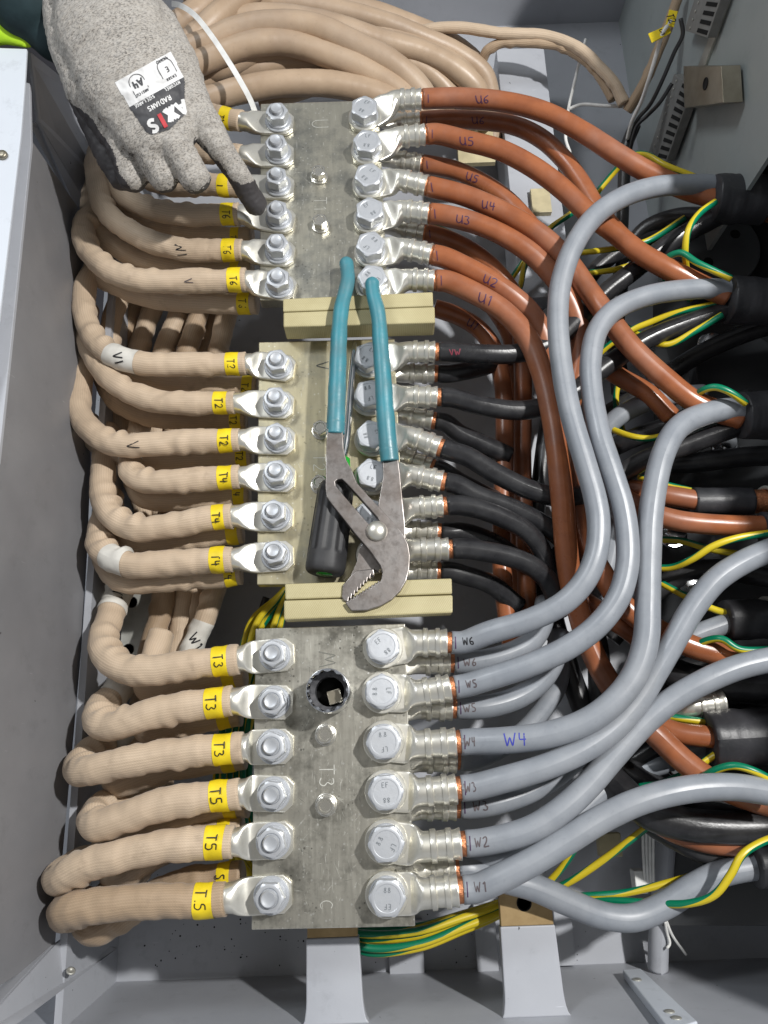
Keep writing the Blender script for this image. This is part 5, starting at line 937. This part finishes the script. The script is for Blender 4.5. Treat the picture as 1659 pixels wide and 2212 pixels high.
# wires with yellow tags
for i, (p, m, lb) in enumerate([([(1450, 45, 60), (1432, 70, 55), (1420, 110, 40), (1402, 170, 20), (1385, 220, -5), (1365, 262, -25), (1355, 300, -45)], 'nylon', 'white wire hanging beside the terminal strip'), ([(1470, 40, 60), (1475, 75, 52), (1458, 110, 40), (1430, 175, 20), (1405, 225, 0), (1375, 262, -25), (1362, 310, -50)], 'black', 'thin black wire hanging beside the terminal strip'), ([(1452, 180, 30), (1425, 222, 15), (1400, 248, 0), (1375, 275, -25), (1360, 330, -50)], 'black', 'black wire leaving the foot of the terminal strip')]):
    o = tube('control_wire', Path(PS(p), 2), 2.0, MAT[m], None, 12); tag(o, lb, 'wire', 'thin control wires')
for (c4, t, pos, rd, lb) in [([(1400, 72, 52), (1445, 52, 55), (1450, 70, 55), (1408, 92, 52)], 'S9', (1424, 71, 56), (-.9, -.35), 'yellow tag reading S9 hanging from a white wire'), ([(1438, 52, 60), (1446, 20, 62), (1465, 24, 62), (1456, 58, 60)], 'T2', (1450, 40, 63), (.2, -1), 'yellow tag with black characters above the S9 tag')]:
    rt = empty('wire_tag', P(*c4[0])); tag(rt, lb, 'tag', 'yellow wire tags'); sl = quad_slab('tag_plate', c4, 1.2, MAT['yellow'], Vector((0, 0, 1))); sl.parent = rt; sl.matrix_parent_inverse = Matrix.Translation(-rt.location)
    cc = P(*pos); R_ = Vector(rd+(0,)).normalized(); U_ = Vector((-R_.y, R_.x, 0)); V, Fc = text_geo(t, 7, 1.1, lambda x, y: cc+R_*x+U_*y); mkobj('writing', V, Fc, MAT['ink'], rt)
# ================================================================ CABLE TIE over the top bundle
def ribbon(name, pts, wd, th, mat, parent=None):
    path = Path(PS(pts), 2.5); V, Fc = [], []
    for i, c in enumerate(path.c):
        t = path.t[i]; view = (Vector((0, 0, H))-c).normalized(); B = t.cross(view).normalized(); Nn = B.cross(t)
        for sx, sy in ((-1, -1), (1, -1), (1, 1), (-1, 1)): V.append(c+B*sx*wd/2+Nn*sy*th/2)
    n = len(path.c)
    for i in range(n-1):
        for k in range(4): Fc.append([i*4+k, i*4+(k+1) % 4, (i+1)*4+(k+1) % 4, (i+1)*4+k])
    Fc.append([3, 2, 1, 0]); Fc.append([(n-1)*4+k for k in range(4)])
    o = mkobj(name, V, Fc, mat, parent); sharp(o); return o
o = ribbon('cable_tie', [(372, 8, 10), (390, 12, 24), (420, 32, 34), (456, 76, 38), (492, 130, 38), (522, 180, 34), (542, 218, 28), (552, 245, 20)], 5.2, 1.3, MAT['nylon']); tag(o, 'white nylon cable tie looped over the thick beige bundle', 'cable tie')
# ================================================================ SOCKET
c = P(707.5, 1491, 16+38); sk = empty('drive_socket', (c.x, c.y, 16)); tag(sk, 'round chrome socket standing upright on the lower plate', 'socket')
n = 96; zt = 54.0
def pt12(a): x = (a*12/(2*math.pi)) % 1; return 13.6+1.1*abs(math.sin(math.pi*x))
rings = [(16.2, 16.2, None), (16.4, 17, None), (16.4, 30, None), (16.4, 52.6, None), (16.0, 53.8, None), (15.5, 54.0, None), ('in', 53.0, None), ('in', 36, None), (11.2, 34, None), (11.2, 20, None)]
V, Fc = [], []
for r, z, _ in rings:
    for k in range(n):
        a = 2*math.pi*k/n; rr = pt12(a) if r == 'in' else r; V.append((c.x+rr*math.cos(a), c.y+rr*math.sin(a), z))
for i in range(len(rings)-1):
    for k in range(n): Fc.append([i*n+k, i*n+(k+1) % n, (i+1)*n+(k+1) % n, (i+1)*n+k])
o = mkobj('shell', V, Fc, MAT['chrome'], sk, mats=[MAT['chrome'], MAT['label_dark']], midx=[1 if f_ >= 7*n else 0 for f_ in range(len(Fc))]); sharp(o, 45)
o = mkobj('dark_bore', *lathe([(11.15, 19), (11.15, 21)], 32, c.x, c.y), MAT['hole'], sk)
a_ = .25; sq = [(c.x+4+7.4*math.cos(a_+math.pi/4+i*math.pi/2), c.y-4+7.4*math.sin(a_+math.pi/4+i*math.pi/2)) for i in range(4)]
bevel(mkobj('square_drive', *prism(sq, 21, 37), MAT['nickel'], sk, False), .8)
# ================================================================ SCREWDRIVER
sd = empty('screwdriver', P(722, 1056, 16)); tag(sd, 'screwdriver with black ribbed grip and green collar lying under the pliers', 'screwdriver')
pa = P(766, 741, 8); pb = P(747, 960, 12); pc = P(727, 1045, 15); pd = P(701, 1240, 17)
ax = (pd-pa).normalized()
path = Path([pa, pa.lerp(pb, .5), pb, pb.lerp(pc, .6)], 2); tube('shaft', path, 3.2, MAT['chrome'], sd, 20, lambda l, a, cc, i: min(1, .45+l/16))
def bodyr(kn):
    def f(l, a, cc, i):
        for (l0, r0), (l1, r1) in zip(kn, kn[1:]):
            if l0 <= l <= l1+1e-3: return (r0+(r1-r0)*(l-l0)/(l1-l0))
        return kn[-1][1]
    return f
q0 = P(736, 985, 13); path = Path([q0, q0.lerp(pc, .5), pc, pc+ax*8], 1.5); L_ = path.len; f1 = bodyr([(0, 5), (3, 9), (L_*.35, 10.5), (L_*.5, 7.5), (L_, 9)])
tube('green_collar', path, 1, MAT['green'], sd, 28, lambda l, a, cc, i: f1(l, a, cc, i)*(1+.05*math.cos(6*a)))
path = Path([pc, pc.lerp(pd, .5), pd], 1.5); L_ = path.len; f2 = bodyr([(0, 12.5), (1.5, 14.8), (5, 15.4), (L_*.5, 16.2), (L_-7, 16.8), (L_-2.5, 16.2), (L_-.8, 15), (L_, 14)])
tube('grip', path, 1, MAT['black_grip'], sd, 64, lambda l, a, cc, i: f2(l, a, cc, i)*(1-(.10*(1 if math.cos(9*a) > .35 else 0) if 8 < l < L_-18 else 0))*(1-.04*abs(math.cos(3*a))))
path = Path([pd-ax*2, pd+ax*.3, pd+ax*.6], .8); tube('butt', path, 7, MAT['green'], sd, 28)
# ================================================================ PLIERS
pl = empty('tongue_pliers', P(780, 1000, 28)); tag(pl, 'large steel slip-joint pliers with teal grips lying across the middle plate', 'pliers')
O7 = lambda x, y: (531+x/2.668, 531+y/2.668)
def steel(name, poly, z0, z1, holes=None, tilt=0):
    pts = [P(*O7(*q), (z0+z1)/2) for q in poly]
    bm = bmesh.new(); vs = [bm.verts.new((p.x*MM, p.y*MM, z0*MM)) for p in pts]; edges = [bm.edges.new((vs[i], vs[(i+1) % len(vs)])) for i in range(len(vs))]
    if holes:
        hp = [P(*O7(*q), (z0+z1)/2) for q in holes]; hv = [bm.verts.new((p.x*MM, p.y*MM, z0*MM)) for p in hp]; edges += [bm.edges.new((hv[i], hv[(i+1) % len(hv)])) for i in range(len(hv))]
    r_ = bmesh.ops.triangle_fill(bm, use_beauty=True, use_dissolve=True, edges=edges); fs = [g for g in r_['geom'] if isinstance(g, bmesh.types.BMFace)]
    ex = bmesh.ops.extrude_face_region(bm, geom=fs); vv = [g for g in ex['geom'] if isinstance(g, bmesh.types.BMVert)]
    bmesh.ops.translate(bm, verts=vv, vec=(0, 0, (z1-z0)*MM)); bmesh.ops.recalc_face_normals(bm, faces=bm.faces)
    me = bpy.data.meshes.new(name); bm.to_mesh(me); bm.free(); me.materials.append(MAT['steel']); o = bpy.data.objects.new(name, me); COL.objects.link(o)
    o.parent = pl; o.matrix_parent_inverse = Matrix.Translation(-pl.location); bevel(o, 1.0, 3, 30); return o
teethA = []
for i in range(11):
    t = i/10; x = 775+(600-775)*t; y = 1938+(2048-1938)*t; teethA += [(x, y), (x-13, y-3)]
A = [(472, 1060), (560, 1075), (566, 1180), (580, 1240), (612, 1300), (640, 1372), (700, 1440), (850, 1600), (905, 1665), (935, 1725), (946, 1790), (942, 1870), (925, 1935), (890, 1995), (840, 2045), (780, 2080), (700, 2105), (610, 2108), (590, 2085), (575, 2060)]+list(reversed(teethA))[0:0]+[(600, 2050)]+[q for i in range(10) for q in ((600+17.5*i+4, 2040-11*i-8), (600+17.5*i+17, 2050-11*i-9))]+[(782, 1925), (787, 1890), (776, 1850), (720, 1770), (630, 1665), (560, 1575), (500, 1500), (468, 1455), (461, 1400), (464, 1250), (466, 1150)]
slot = [(530, 1356), (555, 1352), (580, 1375), (640, 1440), (760, 1575), (775, 1610), (760, 1640), (735, 1640), (700, 1600), (560, 1440), (520, 1390), (517, 1368)]
steel('slotted_arm', A, 30, 38, slot)
Bp = [(786, 1225), (878, 1225), (890, 1320), (905, 1480), (918, 1600), (922, 1690), (900, 1740), (840, 1780), (790, 1760), (740, 1740), (700, 1700), (760, 1640), (762, 1500), (772, 1440), (790, 1340)]
steel('plain_arm', Bp, 21, 29.8)
Cn = [(700, 1695), (800, 1770), (790, 1850), (765, 1880), (740, 1868), (640, 1880), (570, 1960), (600, 1920), (640, 1830), (655, 1750)]
steel('jaw_neck', Cn, 19, 27)
J = [(737, 1868), (640, 1878), (612, 1900), (560, 1962), (555, 2030), (566, 2050), (592, 2058)]+[q for i in range(8) for q in ((592+18*i+4, 2046-19*i-12), (592+18*i+17, 2054-19*i-12))]+[(742, 1895)]
steel('upper_jaw', J, 27.2, 35.5)
c = P(814, 1147.5, 38); V, Fc = lathe([(8.6, 37.8), (8.6, 38.3), (8.2, 40), (7.0, 41.6), (5.0, 42.9), (2.5, 43.6), (.6, 43.8)], 36, c.x, c.y); o = mkobj('rivet', V, Fc, MAT['lug_tin'], pl); 
g1 = [(575, 66), (582, 120), (588, 190), (572, 270), (552, 350), (541, 450), (535, 560), (530, 700), (524, 850), (519, 1000), (516, 1085)]
g2 = [(728, 178), (728, 215), (736, 290), (756, 360), (768, 440), (776, 560), (790, 750), (803, 950), (818, 1130), (830, 1240)]
for nm, g, zz in (('grip', g1, (34, 34)), ('grip', g2, (45, 29))):
    pp = []
    for i, q in enumerate(g):
        t = i/(len(g)-1); pp.append(P(*O7(*q), zz[0]*(1-t)+zz[1]*t+ (3 if i > 1 else 0)*math.sin(t*3.14)*.8))
    path = Path(pp, .8); L_ = path.len
    def gr(l, a, cc, i, L_=L_):
        base = 6.2+1.6*min(1, l/(L_*.8)); e = min(1, l/6); base *= math.sqrt(max(.02, 1-(1-e)**2))
        rg = 1+.02*math.sin(l*.25)
        if l > L_-10: rg *= 1.03
        s_ = abs(math.cos(a)); return base*rg*(1-.17*s_)
    ve = tube(nm, path, 1, MAT['teal_grip'], pl, 32, gr)
# ================================================================ GLOVED HAND
def blob(name, caps, mat, parent, vox=1.6, grow=0.0, sm=8):
    """one continuous surface: capsules (p0,r0,p1,r1,flat) fused by voxel remesh"""
    V, Fc = [], []
    for (a, ra, b, rb_, fl) in caps:
        a, b = Vector(a), Vector(b); m = max(2, int((b-a).length/(.30*min(ra, rb_)))); d = (b-a).normalized() if (b-a).length > .1 else Vector((1, 0, 0))
        X = d.cross(Vector((0, 0, 1))); X = X.normalized() if X.length > .1 else Vector((1, 0, 0)); Zn = X.cross(d)
        n_ = 24; prof = []
        for k in range(1, 8): th = math.pi/2*k/8; prof.append((-math.cos(th)*(ra+grow), math.sin(th)*(ra+grow)))
        for k in range(m+1): prof.append(((b-a).length*k/m, ra+(rb_-ra)*k/m+grow))
        for k in range(7, 0, -1): th = math.pi/2*k/8; prof.append(((b-a).length+math.cos(th)*(rb_+grow), math.sin(th)*(rb_+grow)))
        b0 = len(V)
        for (t, r_) in prof:
            for k in range(n_): an = 2*math.pi*k/n_; V.append((a+d*t+(X*math.cos(an)+Zn*math.sin(an)*fl)*r_)*MM)
        for i in range(len(prof)-1):
            for k in range(n_): Fc.append([b0+i*n_+k, b0+i*n_+(k+1) % n_, b0+(i+1)*n_+(k+1) % n_, b0+(i+1)*n_+k])
        Fc.append([b0+k for k in range(n_-1, -1, -1)]); Fc.append([b0+(len(prof)-1)*n_+k for k in range(n_)])
    me = bpy.data.meshes.new(name); me.from_pydata([tuple(v) for v in V], [], Fc); o = bpy.data.objects.new(name, me); COL.objects.link(o)
    r = o.modifiers.new('r', 'REMESH'); r.mode = 'VOXEL'; r.voxel_size = vox*MM; s = o.modifiers.new('s', 'SMOOTH'); s.factor = .5; s.iterations = sm
    dg = bpy.context.evaluated_depsgraph_get(); me2 = bpy.data.meshes.new_from_object(o.evaluated_get(dg)); o.modifiers.clear(); o.data = me2; me2.name = name
    me2.polygons.foreach_set('use_smooth', [True]*len(me2.polygons)); me2.materials.clear(); me2.materials.append(mat)
    if parent is not None: o.parent = parent; o.matrix_parent_inverse = Matrix.Translation(-parent.location)
    return o
def hand_caps():
    def C(a, b, fl=1.0):
        out = []
        for (x, y, z, r) in (a, b):
            p = P(x, y, z); out += [p, r*(p-Vector((0, 0, H))).dot(FWD)/F]
        return tuple(out)+(fl,)
    return [C((215, -40, 150, 100), (240, 60, 142, 118), .52), C((240, 60, 142, 118), (285, 170, 130, 112), .48), C((285, 170, 130, 112), (335, 262, 118, 92), .50),
     C((135, 20, 132, 44), (158, 95, 130, 52), .9), C((158, 95, 130, 52), (195, 196, 118, 50), .9), C((195, 196, 118, 50), (262, 300, 104, 40), .95),
     C((318, 60, 128, 66), (368, 140, 124, 60), .75), C((368, 140, 124, 60), (412, 230, 112, 46), .85), C((412, 230, 112, 46), (438, 268, 106, 40), .95),
     C((240, 150, 124, 40), (322, 322, 110, 36)), C((300, 140, 126, 40), (378, 315, 112, 37)), C((350, 140, 122, 40), (432, 268, 108, 37)), C((205, 170, 116, 40), (268, 312, 105, 37)),
     C((266, 315, 104, 37), (286, 381, 92, 32)), C((286, 381, 92, 32), (262, 352, 66, 29)), C((262, 352, 66, 29), (280, 315, 70, 28)),
     C((322, 325, 110, 36), (352, 383, 97, 32)), C((352, 383, 97, 32), (336, 352, 68, 29)), C((336, 352, 68, 29), (335, 310, 74, 28)),
     C((380, 318, 112, 37), (421, 384, 99, 33)), C((421, 384, 99, 33), (402, 352, 70, 30)), C((402, 352, 70, 30), (385, 310, 76, 28)),
     C((438, 266, 108, 40), (470, 312, 100, 30)), C((470, 312, 100, 30), (516, 380, 80, 25.5)), C((516, 380, 80, 25.5), (551, 440, 55, 25)),
     C((172, 205, 100, 28), (198, 258, 92, 29)), C((198, 258, 92, 29), (238, 340, 84, 30)), C((238, 340, 84, 30), (262, 384, 78, 26)), C((238, 330, 78, 30), (330, 335, 66, 30))]
person = blob('person', hand_caps(), MAT['skin'], None, 3, -3.5); tag(person, 'person in a grey knit work glove pointing one finger at a nut', 'person')
glove = blob('glove', hand_caps(), MAT['glove'], None, 1.3, 0, 7); glove.parent = person
# dark coating on the palm side and fingertip
me = glove.data; me.materials.append(MAT['nitrile']); idx = []
new = []
for v in me.vertices:                                  # creases and knit unevenness
    q_ = Vector(v.co)*1000; new.append(Vector(v.co)+Vector(v.normal)*(.0012*noise.noise(Vector((q_.x*.06+q_.y*.03, q_.y*.16-q_.x*.07, q_.z*.05)))+.0005*noise.noise(q_*.35)))
me.vertices.foreach_set('co', [c_ for v in new for c_ in v])
me.update()
def proj(p):
    d = Vector(p)/MM-Vector((0, 0, H)); z_ = d.dot(FWD); a = d.x/z_*F; b = -d.dot(UP)/z_*F; return 829.5+a*cr+b*sr, 1106-a*sr+b*cr
def lin(t, kn):
    if t <= kn[0][0]: return kn[0][1]
    for (a0, b0), (a1, b1) in zip(kn, kn[1:]):
        if t <= a1: return b0+(b1-b0)*(t-a0)/(a1-a0)
    return kn[-1][1]
LK = [(200, 130), (227, 158), (234, 171), (259, 202), (284, 216), (324, 245), (374, 259), (414, 286)]
IK = [(437, 305), (443, 309), (479, 350), (510, 384), (538, 396), (547, 388), (552, 374), (600, 370)]
ia, ib = P(440, 266, 108)*MM, P(551, 440, 55)*MM; iv = (ib-ia).normalized()
for p in me.polygons:
    cc = p.center; nn_ = p.normal; x_, y_ = proj(cc); wob = noise.noise(Vector(cc)*150); k = 0
    if nn_.z < -.05+.1*wob: k = 1
    if y_ > 205 and x_ < 330 and x_ < lin(y_, LK)+4*wob: k = 1
    dd_ = (cc-ia)-iv*(cc-ia).dot(iv)
    if x_ > 440 and y_ > lin(x_, IK)+4*wob and dd_.length < .017 and (cc-ia).dot(iv) > .008: k = 1
    idx.append(k)
me.polygons.foreach_set('material_index', idx)
# label printed on the back of the glove, laid on the knit
bvh = BVHTree.FromPolygons([v.co for v in me.vertices], [tuple(p.vertices) for p in me.polygons])
def ongl(a, b, off):
    px = 248+a*.875+b*.485; py = 178-a*.485+b*.875
    o_ = P(px, py, 300)*MM; d_ = (P(px, py, 0)*MM-o_).normalized(); h = bvh.ray_cast(o_, d_)
    p = h[0] if h[0] is not None else P(px, py, 95)*MM
    return p/MM-d_*off
def patch(name, poly, off, mat, parent):
    # fine grid clipped to polygon
    def inside(x, y):
        c_ = False; n_ = len(poly)
        for i in range(n_):
            x1, y1 = poly[i]; x2, y2 = poly[(i+1) % n_]
            if (y1 > y) != (y2 > y) and x < (x2-x1)*(y-y1)/(y2-y1)+x1: c_ = not c_
        return c_
    st_ = 2.0; xs = [p[0] for p in poly]; ys = [p[1] for p in poly]; V, Fc, ix = [], [], {}
    def gv(i, j):
        if (i, j) not in ix: ix[(i, j)] = len(V); V.append(ongl(min(xs)+i*st_, min(ys)+j*st_, off))
        return ix[(i, j)]
    for i in range(int((max(xs)-min(xs))/st_)):
        for j in range(int((max(ys)-min(ys))/st_)):
            if inside(min(xs)+(i+.5)*st_, min(ys)+(j+.5)*st_): Fc.append([gv(i, j), gv(i, j+1), gv(i+1, j+1), gv(i+1, j)])
    return mkobj(name, V, Fc, mat, parent)
lbw = patch('glove_label', [(0, 0), (138, 0), (136, 62), (2, 62)], .5, MAT['label_white'], glove)
lbd = patch('dark_field', [(1, 62), (136, 62), (132, 74), (116, 102), (98, 134), (54, 146), (16, 138), (8, 128)], .5, MAT['label_dark'], lbw)
def gtext(t, a, b, size, width, mat, off=.9): 
    V, Fc = text_geo(t, size, width, lambda x, y: ongl(a-x, b+y, off)); return mkobj('lettering', V, Fc, mat, lbw)
gtext('AX', 88, 118, 31, 8, MAT['label_white'], 1.1); gtext('X', 70, 118, 29, 8, MAT['label_white'], 1.2); gtext('I', 52, 122, 33, 9, MAT['label_red'], 1.5); gtext('S', 26, 122, 29, 8, MAT['label_white'], 1.1)
gtext('A4', 42, 26, 17, 4, MAT['label_dark']); gtext('4X44D', 112, 7, 7, 1.6, MAT['label_dark']); gtext('RADIANS', 62, 86, 11, 2.2, MAT['label_white'], .9)
gtext('SIZE:LARGE', 36, 67, 7, 1.6, MAT['label_white'], .9); gtext('NYCOREL', 104, 67, 7, 1.6, MAT['label_white'], .9); gtext('E', 112, 30, 11, 2.2, MAT['label_dark']); gtext('EN388', 112, 50, 6, 1.4, MAT['label_dark']); gtext('ANSI CUT', 40, 48, 6, 1.4, MAT['label_dark'])
for a0 in (42, 112):
    V, Fc = [], []; pts = [Vector((a0+17*math.cos(t), 22-17*math.sin(t))) for t in [math.pi*i/12 for i in range(13)]]; pts = [Vector((a0+17, 44))]+pts+[Vector((a0-17, 44))]
    for i, p in enumerate(pts):
        t = (pts[min(i+1, len(pts)-1)]-pts[max(i-1, 0)]).normalized(); n_ = Vector((-t.y, t.x)); V += [ongl(*(p+n_*.8), .9), ongl(*(p-n_*.8), .9)]
    for i in range(len(pts)-1): Fc.append([2*i, 2*i+1, 2*i+3, 2*i+2])
    mkobj('shield_outline', V, Fc, MAT['label_dark'], lbw)
# knit cuff, teal sleeve, hi-vis sleeve
q = P
def C2(a, b, fl=1.0):
    out = []
    for (x, y, z, r) in (a, b):
        p = P(x, y, z); out += [p, r*(p-Vector((0, 0, H))).dot(FWD)/F]
    return tuple(out)+(fl,)
slv = blob('sleeve', [C2((-60, -120, 120, 130), (70, -10, 125, 100), .8), C2((70, -10, 125, 100), (128, 66, 112, 68), .8)], MAT['teal'], None, 2); slv.parent = person
hv = blob('hi_vis_sleeve', [C2((-60, 10, 118, 75), (-10, 40, 116, 62), .6), C2((-10, 40, 116, 62), (56, 84, 112, 22), .6)], MAT['hivis'], None, 2); hv.parent = person
# speckles of dirt on the cabinet floor: one stuff object
V, Fc = [], []
for _ in range(260):
    x, y = random.uniform(300, 1250), random.uniform(1850, 2090); c = P(x, y, ZB); 
    if c.y < YB+2: continue
    r = random.uniform(.3, 1.3); b = len(V); V += [c+Vector((r*math.cos(a)*random.uniform(.6, 1), r*math.sin(a)*random.uniform(.6, 1), .15)) for a in (0, 1.2, 2.4, 3.7, 5)]; Fc.append([b+i for i in range(5)])
o = mkobj('dirt_specks', V, Fc, MAT['hole'], None); tag(o, kind='stuff', label='scattered black specks of dirt on the cabinet floor', cat='dirt')
